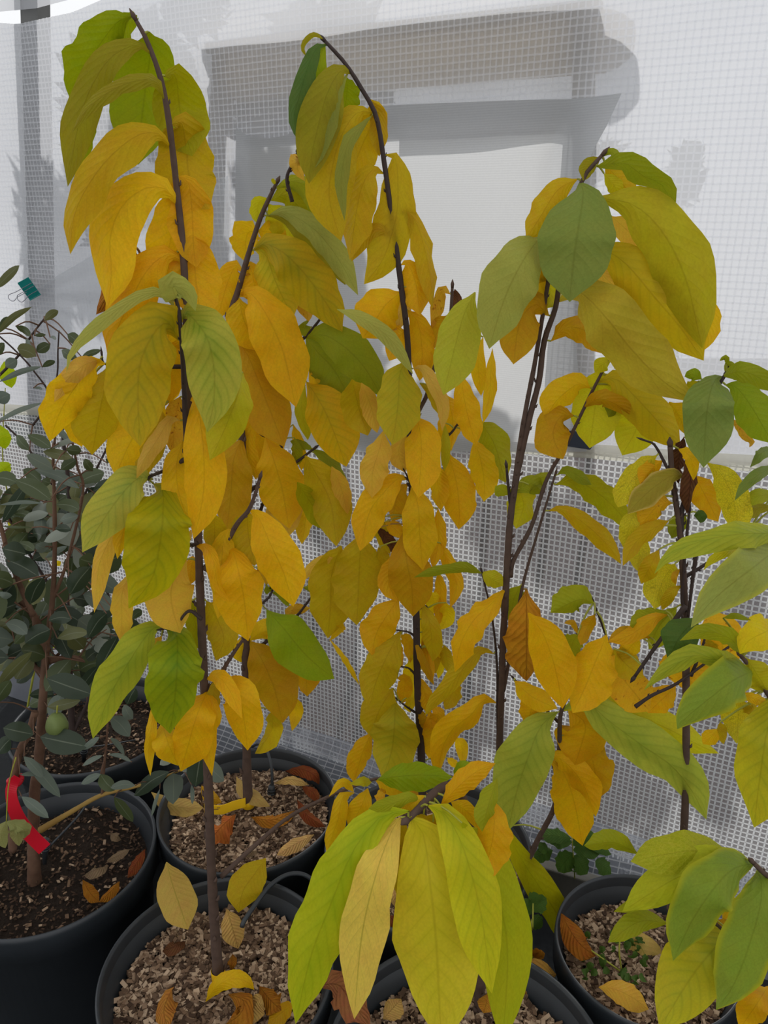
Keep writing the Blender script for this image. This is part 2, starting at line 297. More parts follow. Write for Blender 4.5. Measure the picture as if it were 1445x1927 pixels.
# survey of the pawpaw leaves: each sheet line gives the origin and scale of one close-up, each leaf its midrib
LEAVES = """
# tree colour half-width depth | midrib points in the sheet's own units
@ 100 0 .24914
1 GR 115 .01|600,120 480,170 330,370 180,620 125,740
1 GR 60 .035|600,90 560,180 520,300 480,430
1 OL 105 -.03|745,415 640,335 440,430 290,650 200,900 150,1150 110,1410
1 GR 55 .03|300,850 230,1050 165,1300
1 OL 48 -.05|840,760 790,630 680,600 480,660 290,790 190,920 140,1010
1 GR 218 .04|720,240 735,400 700,650 665,950 640,1245
1 GY 190 .025|845,575 925,580 960,850 1050,1180
1 OY 205 .02|895,940 970,925 1005,1120 1030,1330 1110,1490 1180,1580
1 OY 120 -.05|885,1110 800,1010 640,1020 430,1180 250,1420 150,1660 130,1920
1 Y 165 -.035|940,1550 860,1430 700,1420 520,1560 430,1800 440,2060 410,2330
1 Y 145 .012|930,1330 930,1600 880,1850 840,2020 790,2186
1 O 150 .015|945,1335 1020,1380 1050,1600 1060,1850 1080,2020
@ 80 440 .24914
1 O 190 .0|1075,30 1130,60 1150,250 1170,450 1200,640
1 O 150 -.02|1060,215 960,150 810,250 690,450 580,680 490,915
1 LY 85 .02|1000,150 930,300 870,430
1 DO 85 .04|690,115 600,280 480,480 405,610
1 O 85 .02|800,420 790,560 740,700 700,850
1 PG 42 -.06|1010,600 950,475 820,440 650,515 480,640 300,800 210,910 180,1050
1 PG 85 -.07|1025,520 985,400 1090,440 1155,585
1 CY 235 -.08|1025,800 960,680 860,720 745,950 720,1200 738,1605
1 CG 200 -.08|1060,670 1090,600 1230,760 1290,980 1295,1250 1244,1500
1 LG 125 -.05|1514,1050 1464,1250 1364,1500 1264,1710
1 Y 125 -.04|475,985 380,985 250,1150 130,1350 55,1570
1 T 65 -.055|440,945 300,1000 180,1110 90,1270
1 MU 165 -.02|500,1000 460,1200 420,1400 375,1670
1 Y 60 .01|300,1250 240,1450 300,1610
1 Y 165 .0|900,1180 790,1350 650,1600 550,1830
1 T 55 -.04|1040,1410 960,1405 870,1550 770,1700 710,1850
1 MU 70 -.01|900,1330 900,1450 800,1680 680,1850
1 SP 80 .01|1040,1230 1000,1400 985,1670
1 DO 35 .01|1090,1220 1110,1330
1 OB 138 -.045|1085,1240 1160,1270 1205,1550 1220,1850 1195,2080 1140,2306
1 Y 100 -.015|1060,1560 1010,1750 1030,1950 1110,2200
1 Y 110 .02|1010,500 950,700 960,950 930,1300
1 Y 90 .03|1040,780 1010,1000 960,1290
1 CP 140 -.075|830,1856 770,1836 670,1886 530,2056 390,2266 300,2406
1 CYG 232 -.085|840,1890 905,1936 905,2166 880,2386 820,2616 650,2830
@ 80 880 .24914
1 Y 60 -.055|740,90 660,230 560,400 500,460
1 TY 62 -.06|700,210 620,330 520,520 430,720 410,900 390,1095
1 Y 58 -.045|700,220 640,380 600,520 565,690
1 TY 68 -.035|660,800 600,950 600,1150 595,1325
1 TY 165 -.03|1090,690 990,850 975,1030 1040,1250
1 O 45 .0|1165,690 1130,720 1110,890
1 T 22 -.01|1150,590 1090,580 1120,470
1 O 45 -.05|1150,590 1230,600 1290,700 1330,900 1420,1010
1 CL 128 -.08|930,1220 850,1205 740,1330 620,1520 500,1740 380,2047
1 CG2 200 -.09|940,1225 1010,1270 1015,1500 1000,1750 963,2010
1 O 30 -.04|900,1270 840,1340 785,1400
1 GY 60 .02|1120,1010 1150,1150 1190,1380
1 MU 100 .025|1240,1010 1320,1150 1370,1300 1310,1460
1 MU 75 .02|1300,350 1300,500 1290,640
@ 60 860 .31834
1 Y 28 -.05|720,1440 705,1600 690,1750 700,1885
1 Y 75 -.04|770,1560 800,1680 865,1825
1 OB 105 -.055|1040,1380 985,1500 930,1680 880,1860
1 OB 42 -.06|1040,1380 1080,1500 1045,1660 1065,1885
1 OB 45 -.055|1030,1310 1110,1305 1180,1400 1240,1545
1 OB 95 -.035|1100,1310 1215,1400 1255,1560 1275,1735
1 MU 32 -.01|1100,1310 1075,1400 1100,1500
@ 360 880 .24914
1 OB 148 -.025|440,320 505,370 600,580 700,800 770,1050
1 MU 120 .0|430,335 430,500 480,740
1 Y 90 -.015|330,470 255,500 230,700 230,900 200,1140
1 OB 172 -.05|265,620 315,640 360,800 400,1000 430,1310
2 TY 118 .0|700,150 690,300 740,515
2 OB 160 -.03|560,-230 620,-60 680,140 740,460
2 Y 60 .03|820,240 865,350 835,580
3 GY 80 .03|800,110 920,290 1060,500
3 MU 128 .01|860,-90 940,40 1050,260 1095,595
3 TY 58 .03|1060,-10 1130,150 1180,355
3 TY 38 .04|1070,680 930,730 820,870
3 MU 150 .02|1130,590 1060,800 1050,1050 1030,1290
3 MU 168 -.02|1290,480 1275,640 1265,850 1250,1190
2 GD 34 -.0|605,945 680,960 735,1050
2 GD 25 -.0|605,945 580,895 570,960
2 GD 42 -.0|840,905 940,930 1055,1040
2 GB 150 -.06|570,1075 700,1220 880,1430 1080,1595
2 O 90 .02|850,1420 865,1570 875,1730
2 O 75 .01|640,1240 700,1440 780,1600
2 OD 158 -.04|440,1310 520,1430 620,1650 690,1930
2 Y 75 -.025|440,1310 540,1240 640,1260 620,1410
2 Y 55 .0|440,1250 380,1370 400,1475
2 Y 45 .02|780,1730 790,1850 760,1990
2 MU 62 .02|620,1830 600,2000 480,2160
2 SP 38 .03|500,760 550,820 570,890
2 SP 35 .03|780,1150 740,1085 900,1060
3 Y 32 .04|1150,1180 1090,1260 1040,1310
3 Y 18 .0|1040,1290 1150,1440 1270,1645
@ 400 40 .31834
2 LG 10 -.01|375,970 350,930
2 GL 58 -.015|375,985 470,945 590,1000 650,1130 720,1300
2 PG 66 -.035|330,1150 430,1130 600,1230 740,1400 860,1620
2 OL 72 -.025|325,1150 450,1160 600,1280 720,1420 785,1560
2 LYG 90 .015|330,1080 400,1180 480,1250 575,1320
2 LYG 45 .02|380,990 470,1020 540,1090
2 GY 60 .0|345,1060 430,1030 520,1110 560,1200
2 LYG 35 .01|320,1045 270,1080 270,1200
2 Y 70 .01|270,1240 205,1260 190,1420
2 Y 62 .012|270,1240 350,1250 440,1310
@ 360 440 .24914
2 CK 145 .0|480,120 560,160 630,350 700,500 770,630
2 CY 158 -.05|470,125 560,75 720,160 880,330 1030,540 1140,740
2 O 88 .01|385,290 335,245 270,380 195,650
2 O 92 .012|385,290 450,270 480,450 470,560
2 Y 110 .0|360,480 385,620 440,750 480,880
2 SP 45 -.0|480,500 510,700 530,950
2 OB 178 -.05|365,475 440,445 560,600 680,850 740,1080 790,1310
2 OD 168 -.04|350,810 430,930 520,1150 620,1400 700,1610
2 CO 165 -.04|870,1120 960,1250 1050,1430 1170,1760
2 O 85 .01|1000,1100 1150,1280 1250,1400 1335,1520
2 Y 62 .0|890,1020 960,1130 1110,1230
2 LG 50 .01|860,1150 830,1300 880,1560
2 GD 130 -.035|865,782 1000,765 1150,850 1300,1000 1440,1230
2 GD 140 .0|865,785 960,900 1080,1030 1200,1250
2 GD 45 .0|900,700 860,720 840,670
3 PG 52 -.05|1100,570 1250,620 1374,690 1524,820 1674,1060
2 GD 28 -.01|920,1630 830,1590 745,1565
2 GD 38 -.01|910,1620 1050,1720 1180,1870
2 GL 38 .01|780,1540 790,1650 780,1760
2 Y 42 .02|770,1440 810,1600 830,1790
2 Y 50 .01|470,1400 430,1600 490,1860
2 OD 128 -.045|390,1530 320,1700 300,1950 265,2256
2 SP 65 .03|850,300 860,450 885,665
2 T 42 .02|960,1690 1000,1760 970,1865
2 Y 110 .03|330,700 420,800 400,1100 440,1400
2 O 150 .035|430,1000 450,1200 560,1500 600,1800
@ 400 40 .31834
3 OL 13 -.01|660,110 600,80 545,125 535,170 560,210
3 GK 52 -.02|680,140 620,150 560,280 510,450 480,580 520,720
3 GR 60 .0|665,130 620,260 570,430 530,570
3 OL 108 -.03|820,310 760,290 680,420 625,620 585,800 570,960
3 PO 42 -.045|800,310 720,430 680,600 620,780 565,910
3 GR 68 .015|790,330 795,430 770,560
3 MU 128 -.025|945,540 860,535 770,660 710,850 690,1050 760,1300
3 PO 36 -.04|945,555 880,620 800,720 760,950 780,1180
3 OY 108 .012|935,470 960,570 890,720 805,940
3 OY 48 .02|930,460 985,560 985,800
3 OY 82 -.02|1010,900 950,875 890,960 850,1120 810,1410
3 MU 105 .0|1025,790 1075,795 1095,950 1085,1150 1010,1400 895,1555
3 OY 38 -.015|1070,1290 1030,1245 960,1230 880,1300 820,1420
3 OY 52 .0|1075,1125 1130,1110 1200,1180 1255,1350 1290,1540 1300,1700
3 O 68 -.015|1115,1440 1150,1430 1200,1550 1225,1740
3 TY 48 .1|520,805 500,870 545,945
3 DO 20 .1|500,800 540,830
@ 640 440 .24914
3 OB 150 .0|460,440 340,540 250,680 170,790
3 O 85 .012|510,575 590,680 620,900 600,1110
3 T 58 .02|500,400 450,600 365,745
3 O 80 .01|490,730 430,800 370,960
3 SP 42 .02|830,455 770,425 730,560 690,720
3 DB 32 .02|850,595 885,500 865,415
3 OD 60 .02|800,620 740,720 700,870
3 Y 42 .02|740,880 690,970 665,1060
5 LP 150 -.02|1020,440 940,590 880,800 830,1000 780,1218
3 CM 152 -.05|500,960 450,1060 435,1300 395,1595
3 T 48 -.035|550,1020 620,1015 700,1130 770,1300 770,1490
3 MU 30 -.01|600,1130 680,1200 740,1360
3 LG 32 -.02|790,1430 795,1600 785,1795
3 OB 122 -.05|565,1365 605,1500 612,1700 590,1995
3 OB 85 -.01|915,1055 930,1200 970,1400 1030,1605
3 OB 82 .02|800,1215 850,1400 840,1640
3 Y 50 .0|1080,780 1040,950 1065,1225
3 Y 40 -.01|1150,865 1140,1000 1130,1200 1080,1430
3 Y 92 -.02|1010,1550 1060,1700 1090,1900 1085,2025
3 GY 108 .02|1060,1415 1170,1600 1250,1880
3 TY 92 -.02|330,1485 290,1650 245,1800 240,1995
3 TY 62 .01|160,1125 230,1300 280,1505
3 TY 62 .01|510,1495 440,1640 490,1805
3 MU 108 .03|90,1100 150,1350 210,1525
@ 640 880 .24914
3 OB 108 -.04|510,90 440,80 320,200 220,340 150,630
3 Y 115 -.035|540,120 590,300 600,500 625,775
3 Y 66 .0|700,-60 740,140 760,330
3 O 110 .012|820,-110 880,120 900,320 895,468
3 OD 70 .012|515,120 440,200 390,410
3 DB 38 .0|285,455 370,560 430,665
3 MU 50 .02|300,380 330,550 380,655
3 O 48 .01|340,410 420,470 470,535
3 OD 148 -.03|470,480 500,700 540,900 550,1125
3 O 72 -.015|450,630 365,850 430,1010
3 MU 42 .02|290,600 330,700 330,810
3 O 108 -.025|450,980 350,1120 270,1260 240,1418
3 MU 118 -.04|455,1235 350,1430 270,1620 220,1818
3 MU 66 -.02|620,1025 680,1200 700,1465
3 O 56 .01|740,310 745,550 700,765
3 O 42 .01|740,780 760,950 740,1205
3 LY 52 .025|690,940 710,1020 700,1110
3 LY 52 .025|800,1020 805,1130 760,1225
3 O 50 .012|760,570 810,700 880,880 830,1062
5 GD 36 -.04|1075,800 950,760 850,765 700,790 555,830
5 LG 58 .0|1070,790 1130,830 1230,895
5 OB 88 -.03|1250,910 1130,1040 1010,1150 910,1330 865,1545
5 MU 58 -.03|1160,1405 1060,1380 960,1480 830,1640 700,1780 640,1875
3 OY 55 .01|890,1610 840,1720 790,1830
3 OD 28 -.01|560,1290 620,1450 710,1645
3 O 38 .0|630,1240 660,1400 700,1605
3 LY 36 .02|740,1370 750,1490 740,1595
3 MU 40 .0|785,1340 810,1470 850,1565
3 O 45 -.01|580,1570 640,1700 660,1860
3 O 52 -.01|690,1790 740,1860 700,1980
3 LY 40 .02|500,1740 530,1780 530,1850
3 O 52 .01|430,1590 490,1610 465,1785
3 O 40 .01|460,1260 520,1330 530,1475
3 O 42 .01|430,1340 440,1420 470,1510
3 LY 50 .03|620,1050 610,1200 640,1400
3 LY 55 .03|580,1380 540,1600 570,1800
3 OY 60 .02|640,1150 700,1330 720,1560
@ 600 1300 .24914
3 MU 112 -.02|560,-20 455,150 390,345
3 O 72 -.012|400,310 335,450 265,690
3 CM 168 -.055|575,75 570,250 550,450 480,665
5 OB 82 -.03|1340,92 1240,70 1150,180 1010,290 930,450 900,645
3 O 70 -.01|830,140 855,300 830,510
3 OD 30 -.01|740,130 785,200 800,295
3 Y 40 .02|1045,355 1080,430 1090,565
3 Y 25 .02|970,505 1060,590
1 GB 92 -.03|440,672 600,645 800,635 1010,650
1 GB 45 -.01|1020,665 1090,580 1195,570
1 Y 28 -.03|265,765 180,690 75,800
1 LG 30 -.02|400,690 330,680 225,700
1 Y 58 -.04|270,770 180,800 150,950 100,1100 60,1255
1 Y 75 -.02|370,735 330,850 230,1050
3 Y 65 .03|430,680 580,720 720,780
3 SP 35 .02|470,735 470,850
3 OD 60 .03|640,700 720,760 830,780
4 O 75 -.0|920,870 1050,725 1190,610 1335,548
4 Y 52 .02|1000,840 1130,920 1220,1060
4 GL 45 -.02|780,830 680,805 560,850 375,890
4 Y 45 .0|800,790 700,850 610,885
@ 520 1400 .40138
4 CF 200 -.03|628,345 690,430 720,650 750,950 775,1420
4 TL 102 -.05|582,345 540,410 470,600 400,900 365,1290
4 CL2 130 -.025|620,315 490,340 360,500 255,750 160,1000 90,1312
4 CF2 108 -.03|712,290 800,340 880,500 950,750 990,1000 1010,1170
4 GY2 118 -.0|870,370 970,520 1050,750 1085,1000 1060,1420
4 O 72 -.03|1015,250 1020,400 990,550 960,645
4 GL 40 -.04|1035,160 990,300 965,412
4 MU 50 .02|605,365 565,480 550,600
4 MU 40 .03|615,450 580,600 580,752
4 OD 42 .02|735,365 790,500 845,670
6b GY 60 -.0|1090,385 1115,480 1200,620 1310,790 1422,1015
4 MU 60 .04|690,330 690,420 650,540
@ 900 1040 .37716
6b CLs 128 -.05|395,795 310,870 245,1030 190,1200 150,1388
6b CLs 100 -.05|415,785 530,745 640,830 800,950 960,1060 1060,1180 1138,1332
6b LYG 72 -.015|415,790 560,755 760,800 950,880 1080,950 1200,1002
6b O 118 .0|450,785 530,850 520,940 480,1065
6b OD 75 .01|530,900 580,1080 600,1228
6b OB 88 -.02|350,1035 420,1090 480,1250 520,1462
6b OB 55 -.03|340,1010 420,1035 520,1150 585,1318
6b OB 92 .0|250,300 330,420 390,600 420,778
6b OB 98 -.01|640,410 590,530 520,700 470,800
6b Y 48 -.01|180,640 270,720 395,778
6b O 50 .01|280,690 265,780 240,862
5 DR 90 -.02|240,180 240,350 240,480 240,642
6b OS 88 -.01|670,565 730,640 855,792
6b O 55 -.01|985,662 920,730 845,800
6b GL 60 .0|575,250 500,235 360,300
6b OD 28 .0|582,308 540,380 510,462
6b OD 13 .0|495,405 470,350 428,352
6b GL 46 .01|495,410 470,450 450,542
6 O 38 -.01|945,310 870,330 760,410 648,442
6 GL 42 .0|935,290 840,330 755,365
6 OD 30 -.015|860,425 740,400 645,450
6 Y 40 .01|800,420 740,490 690,500
6 GL 56 .01|990,270 900,370 850,482
6 MU 60 .01|675,480 740,560 825,622
7 GK 84 -.02|1100,325 1010,410 945,535
6 OS 95 .0|1100,370 1200,400 1230,590
6 OS 92 .0|950,490 1010,560 1060,705
@ 1145 1000 .20761
7 CL 82 -.04|1275,1235 1050,1190 800,1120 560,1240 320,1440
7 GC 185 -.09|1315,1262 1130,1350 880,1540 690,1700 625,1790
7 GL 70 -.05|1215,1125 1120,985 960,915 800,920 645,990
7 PGc 205 -.12|1580,120 1320,320 1070,510 880,690 745,872
7 CL 108 -.09|1620,20 1300,15 1000,50 720,130 510,250 415,385
7 LYG 42 -.05|1210,175 1060,185 930,260 860,355
7 LYt 142 -.03|1580,840 1400,920 1260,1000 1190,1110
7 LG 128 .0|1250,1150 1350,1300 1445,1460
7 MOT 110 .02|1180,1530 1175,1700 1160,1925
7 MU 40 .02|1010,1730 1030,1820 1045,1930
7 MU 58 .02|1270,1550 1300,1620 1320,1695
7 Y 42 -.01|1180,1465 1300,1510 1450,1560
6 MOT 112 .01|600,295 490,450 415,705
6 MU 45 -.01|662,490 570,560 485,715
6 OD 25 -.02|645,340 595,410 612,485
6 OY 72 -.01|455,165 385,300 295,475
7 GD 25 -.02|1040,785 1150,762 1295,805
6 MOT 60 .02|900,970 925,1100 900,1295
@ 1120 640 .22491
6 GP 195 -.06|1060,305 1000,335 950,500 925,700 905,1068
6 GD 74 -.04|1070,300 1200,265 1350,300 1520,440
6 GR2 132 -.04|1090,375 1185,400 1310,560 1490,870
6 GR2 42 .0|890,330 820,290 748,305
6 LG 36 .0|860,345 800,390 770,430
6 SP 28 -.0|1130,655 1200,720 1250,800 1310,850 1288,898
6 GD 22 -.0|1085,275 1105,205 1165,212
6 GD 19 -.0|1095,200 1092,150 1040,175
6 DB 52 .0|740,815 700,1000 700,1205
6 DB 52 -.01|800,860 800,1150 770,1460
6 Y 45 -.03|695,908 780,960 815,1050 820,1175
6 MOT 100 .0|515,965 420,1040 280,1210 190,1400
6 O 60 -.01|562,1008 460,1090 375,1205
6 OLt 92 -.03|748,1140 640,1135 480,1240 340,1370 270,1455
6 OS 82 -.02|645,1365 520,1390 370,1570
6 MOT 72 -.01|340,1390 285,1550 240,1745
6 OY 62 -.03|615,1512 500,1570 340,1690 230,1890
6 MOT 108 -.02|935,1025 1060,1130 1140,1300 1190,1500 1190,1660
6 O 90 .01|825,1130 920,1300 1030,1520
6 GK 36 .0|840,1440 880,1470 910,1520
6 GP2 45 -.05|1510,1050 1360,1130 1245,1230 1165,1345
6 GL 55 -.02|1510,1285 1350,1310 1185,1395
6 OL 46 -.01|1510,1400 1350,1410 1170,1505
6 GP2 42 -.04|1510,890 1385,950 1295,1065
6 GD 60 .02|755,1470 685,1550 640,1660
6 MOT 75 .01|330,1640 370,1750 350,1930
@ 900 640 .37716
5 GY 58 -.01|383,722 480,702 600,765 700,860 757,955
5 GD 26 .0|395,672 440,648 520,690 565,722
5 OY 44 -.02|350,852 420,845 560,940 660,1040 712,1118
5 GL 26 .0|175,760 110,752 82,772
5 GL 42 .01|180,765 260,715 325,762
5 LYG 60 .015|205,740 225,830 188,942
5 GL 30 .02|250,720 300,690 352,680
5 GL 52 .02|210,1225 175,1300 165,1405
@ 800 260 .41522
5 GP2c 165 -.06|700,200 715,260 690,430 672,560 655,742
5 GD 16 -.01|800,85 842,62 882,102
5 GD 44 -.03|775,130 900,112 985,170 1075,215 1130,332
5 LYG 30 .01|810,160 860,220 872,285
5 OY 46 .015|815,120 890,200 955,295
5 OL 30 .0|795,88 740,130 715,192
5 OLg 128 -.05|770,270 940,300 1080,430 1185,650 1255,952
5 OYg 122 -.04|760,480 900,560 1040,720 1150,850 1262,1008
5 TY 52 .0|845,355 930,430 1035,515
5 TY 45 .01|1010,740 1050,830 1085,910
5 Y 38 .0|1270,690 1292,830 1258,965
5 TY 50 -.02|755,575 880,690 1025,795
5 MU2 125 -.1|605,742 690,695 810,800 930,950 1060,1085 1218,1197
5 OD 48 -.03|570,920 640,858 740,880 832,982
5 OD 80 -.03|560,805 500,755 430,830 400,1025
5 OY 62 .0|690,185 600,235 525,350 455,460
5 Y 72 .01|565,440 505,600 435,745
5 OY 55 -.01|600,640 540,588 435,685
5 PGt 118 -.05|535,430 440,560 355,740 290,955
5 LYG 46 .02|565,630 565,690 555,770
5 LYG 30 .0|840,1005 805,1025 768,1060
5 LYG 26 .0|840,1010 880,1020 905,1045
5 LYG 100 .02|795,1040 775,1180 745,1405
5 Y 56 -.01|748,1132 690,1115 595,1190 545,1275
5 OD 70 -.015|672,1258 610,1265 580,1350 625,1455
5 OYg 78 -.03|785,1105 860,1090 960,1180 1060,1290 1158,1405
5 LYG 78 .01|935,1165 965,1290 893,1438
5 GD 40 .01|910,1120 880,1190 830,1265
5 OD 34 -.04|720,1220 790,1182 880,1215 965,1285
5 OY 36 .0|1105,1195 1150,1260 1182,1345
@ 950 1450 .34256
7 MOTg 92 -.03|1255,470 1050,440 880,460 690,500
7 GL 46 -.02|730,460 600,395 435,412
7 GY3 95 -.04|1350,500 1160,515 960,580 790,680 645,775
7 GC 128 -.08|1375,508 1255,540 1130,670 1015,850 925,1045
7 GC 132 -.08|1395,530 1410,700 1345,950 1255,1180 1160,1315
7 GYo 160 -.06|1265,870 1130,1000 1000,1170 850,1420
7 GL 36 -.02|975,690 800,700 598,775
7 GL 50 -.03|895,840 740,830 565,945
7 Y 36 .0|1285,715 1240,760 1195,815
7 OD 36 .0|1165,825 1215,870 1275,925
7 O 62 -.03|1445,1185 1385,1280 1290,1420
@ 900 1040 .37716
7 GYo 130 -.07|1510,690 1440,900 1400,1150 1375,1372
7 Y 34 .0|1190,880 1160,920 1120,955
"""
# ================================================================== SETTING
def struct(o): o['kind'] = 'structure'; return o
def plane_z(name, x0, x1, y0, y1, z, mat):
    return struct(mesh(name, [(x0, y0, z), (x1, y0, z), (x1, y1, z), (x0, y1, z)], [(0, 1, 2, 3)], None, (mat,), False))
plane_z('floor', -5, 5, -4, 9, 0.0, GROUND)

# ---- translucent reinforced film wall
def film_material(name, clear, tint, cloud=0.0):
    t = NT(name); tc = t.n('TexCoord').outputs['Object']
    nz = t.noise(2.2, tc, 4)
    col = t.mix(nz, tuple(c * .93 for c in tint), tint)
    tl = t.n('BsdfTranslucent'); t.put(tl.inputs[0], col)
    df = t.bsdf(col, .35, .5)
    body = t.mixs(.34, tl.outputs[0], df)
    tp = t.n('BsdfTransparent'); tp.inputs[0].default_value = (.93, .95, .97, 1)
    f = t.ramp(nz, .3, .7, 1 - clear - cloud, 1 - clear + cloud)
    return t.done(t.mixs(f, tp.outputs[0], body))
FILML = film_material('clear_film', .66, (.40, .42, .43), .05)
FILMU = film_material('hazy_film', .14, (.58, .59, .62), .06)
FILMS = film_material('film_skirt', .45, (.40, .42, .48), .05)
THREAD = film_material('white_thread', .05, (.74, .74, .74))
THREADU = film_material('white_thread_faint', .40, (.95, .95, .97))
SEAMM = film_material('seam_tape', .12, (.70, .68, .58))
FABRIC = None
def ripple(s, z):
    q = Vector((s * 2.2, z * 1.6, 3.1)); r = noise.noise(q) * .014 + noise.noise(q * 3.1) * .004
    return r * min(1, z / .25) + .004 * math.sin(s * 9 + z * 2)
def seam_z(s): return 1.045 + .055 * s
HOLE_S0, hz0 = onwall(-60, 36); hs1, hz1 = onwall(37, 47); hs2, hz2 = onwall(140, 24); hs3, hz3 = onwall(200, -4)
FTOP = 2.75
def film_top(s):
    if s >= hs3: return FTOP if s > hs3 + .03 else hz3 + (FTOP - hz3) * (s - hs3) / .03
    pts = [(-9, hz0), (HOLE_S0, hz0), (hs1, hz1), (hs2, hz2), (hs3, hz3)]
    for (a, b), (c, d) in zip(pts, pts[1:]):
        if s <= c: return b + (d - b) * (s - a) / (c - a)
S0, S1 = -3.6, 2.3
WIN = [onwall(478, 272), onwall(1065, 206), onwall(478, 825), onwall(1065, 825)]
WS0, WS1 = WIN[0][0], WIN[1][0]; WZ0 = max(WIN[2][1], WIN[3][1]) + .01; WZ1 = min(WIN[0][1], WIN[1][1])
def in_window(s, z): return WS0 < s < WS1 and WZ0 < z < WZ1
def sheet(name, s0, s1, z0f, z1f, ns, nz, mats, off=0.0, rip=1.0, extra=None):
    V, F = [], []
    for i in range(ns + 1):
        s = s0 + (s1 - s0) * i / ns; a, b = z0f(s), z1f(s)
        for j in range(nz + 1):
            z = a + (b - a) * j / nz
            V.append(wall(s, z, off + rip * ripple(s, z) + (extra(s, z) if extra else 0)))
    for i in range(ns):
        for j in range(nz):
            a = i * (nz + 1) + j; s = s0 + (s1 - s0) * (i + .5) / ns
            if in_window(s, z0f(s) + (z1f(s) - z0f(s)) * (j + .5) / nz): continue
            F.append((a, a + nz + 1, a + nz + 2, a + 1))
    return mesh(name, V, F, None, mats)
wl = struct(sheet('wall_back', S0, S1, lambda s: .02, seam_z, 180, 34, (FILML,)))
wu = struct(sheet('wall_back', S0, S1, seam_z, film_top, 240, 46, (FILMU,)))
EAVE = [onwall(-200, 26), onwall(37, 22), onwall(70, 16), onwall(145, -4)]
def eave_lo(s):
    for (a, b), (c, d) in zip(EAVE, EAVE[1:]):
        if s <= c: return b + (d - b) * (s - a) / (c - a)
    return EAVE[-1][1]
struct(sheet('trim_1', S0, EAVE[-1][0], eave_lo, lambda s: FTOP, 20, 6, (FILMU,), .0, .3))
# threads welded into the film: real strips, one mesh per field
def threads(name, zlo, zhi, mats, wdt, parent, step=.0128):
    V, F = [], []
    def strip(pts):
        b = len(V)
        for a, c in pts: V.append(a); V.append(c)
        for i in range(len(pts) - 1): F.append((b + 2 * i, b + 2 * i + 1, b + 2 * i + 3, b + 2 * i + 2))
    s = S0
    while s < S1:
        jit = lambda z: .0012 * noise.noise(Vector((s * 90, z * 7, 0)))
        a, b = zlo(s), zhi(s); n = max(3, int((b - a) / .055)); pts = []
        if -2.4 < s < 1.6:
            for j in range(n + 1):
                z = a + (b - a) * j / n; q = s + jit(z); r = ripple(s, z) + .0012
                if in_window(s, z):
                    if len(pts) > 1: strip(pts)
                    pts = []; continue
                pts.append((wall(q - wdt / 2, z, r), wall(q + wdt / 2, z, r)))
            if len(pts) > 1: strip(pts)
        s += step
    z = 0.03
    while z < FTOP:
        n = 100; run = []
        for i in range(n + 1):
            s = -2.4 + 4.0 * i / n; q = z + .0012 * noise.noise(Vector((s * 7, z * 90, 5))) + .004 * math.sin(s * 3.1)
            if zlo(s) <= z <= zhi(s) and not in_window(s, z): r = ripple(s, z) + .0016; run.append((wall(s, q - wdt / 2, r), wall(s, q + wdt / 2, r)))
            elif len(run) > 1: strip(run); run = []
            else: run = []
        if len(run) > 1: strip(run)
        z += step
    o = mesh(name, V, F, parent, mats, False); o['kind'] = 'stuff'; return o
threads('reinforcing_thread', lambda s: .02, seam_z, (THREAD,), .0036, wl)
threads('reinforcing_thread', seam_z, film_top, (THREADU,), .0034, wu)
# seam tape
V, F = [], []
for i in range(121):
    s = S0 + (S1 - S0) * i / 120
    for dz, o_ in ((-.016, .003), (-.006, .006), (.006, .0055), (.016, .003)):
        V.append(wall(s, seam_z(s) + dz + .002 * noise.noise(Vector((s * 30, dz * 50, 1))), ripple(s, seam_z(s)) + o_))
for i in range(120):
    for j in range(3): a = i * 4 + j; F.append((a, a + 4, a + 5, a + 1))
struct(mesh('trim_2', V, F, None, (SEAMM,)))
# film skirt folded in over the floor
V, F = [], []
for i in range(121):
    s = S0 + (S1 - S0) * i / 120
    for j in range(9):
        f = j / 8; z = .115 * (1 - f) ** 1.6 + .006; off = .012 + .17 * f + .012 * noise.noise(Vector((s * 5, f * 2, 4)))
        V.append(wall(s, z + .006 * noise.noise(Vector((s * 9, f * 3, 2))), off))
for i in range(120):
    for j in range(8): a = i * 9 + j; F.append((a, a + 9, a + 10, a + 1))
skirt = struct(mesh('baseboard_back', V, F, None, (FILMS,)))
V, F = [], []
for s_ in range(215):
    s = S0 + (S1 - S0) * s_ / 214
    if not -1.2 < s < 1.0: continue
    b = len(V)
    for j in range(9):
        f = j / 8; z = .115 * (1 - f) ** 1.6 + .0078; off = .012 + .17 * f + .012 * noise.noise(Vector((s * 5, f * 2, 4)))
        z += .006 * noise.noise(Vector((s * 9, f * 3, 2)))
        V.append(wall(s - .0013, z, off)); V.append(wall(s + .0013, z, off))
    for j in range(8): F.append((b + 2 * j, b + 2 * j + 1, b + 2 * j + 3, b + 2 * j + 2))
for j in range(15):
    f = (j + .5) / 15; b = len(V)
    for i in range(111):
        s = -1.2 + 2.2 * i / 110
        for df in (-.007, .007):
            g = f + df; z = .115 * (1 - g) ** 1.6 + .0082; off = .012 + .17 * g + .012 * noise.noise(Vector((s * 5, g * 2, 4)))
            V.append(wall(s, z + .006 * noise.noise(Vector((s * 9, g * 3, 2))), off))
    for i in range(110): F.append((b + 2 * i, b + 2 * i + 2, b + 2 * i + 3, b + 2 * i + 1))
o = mesh('reinforcing_thread', V, F, skirt, (THREADU,), False); o['kind'] = 'stuff'
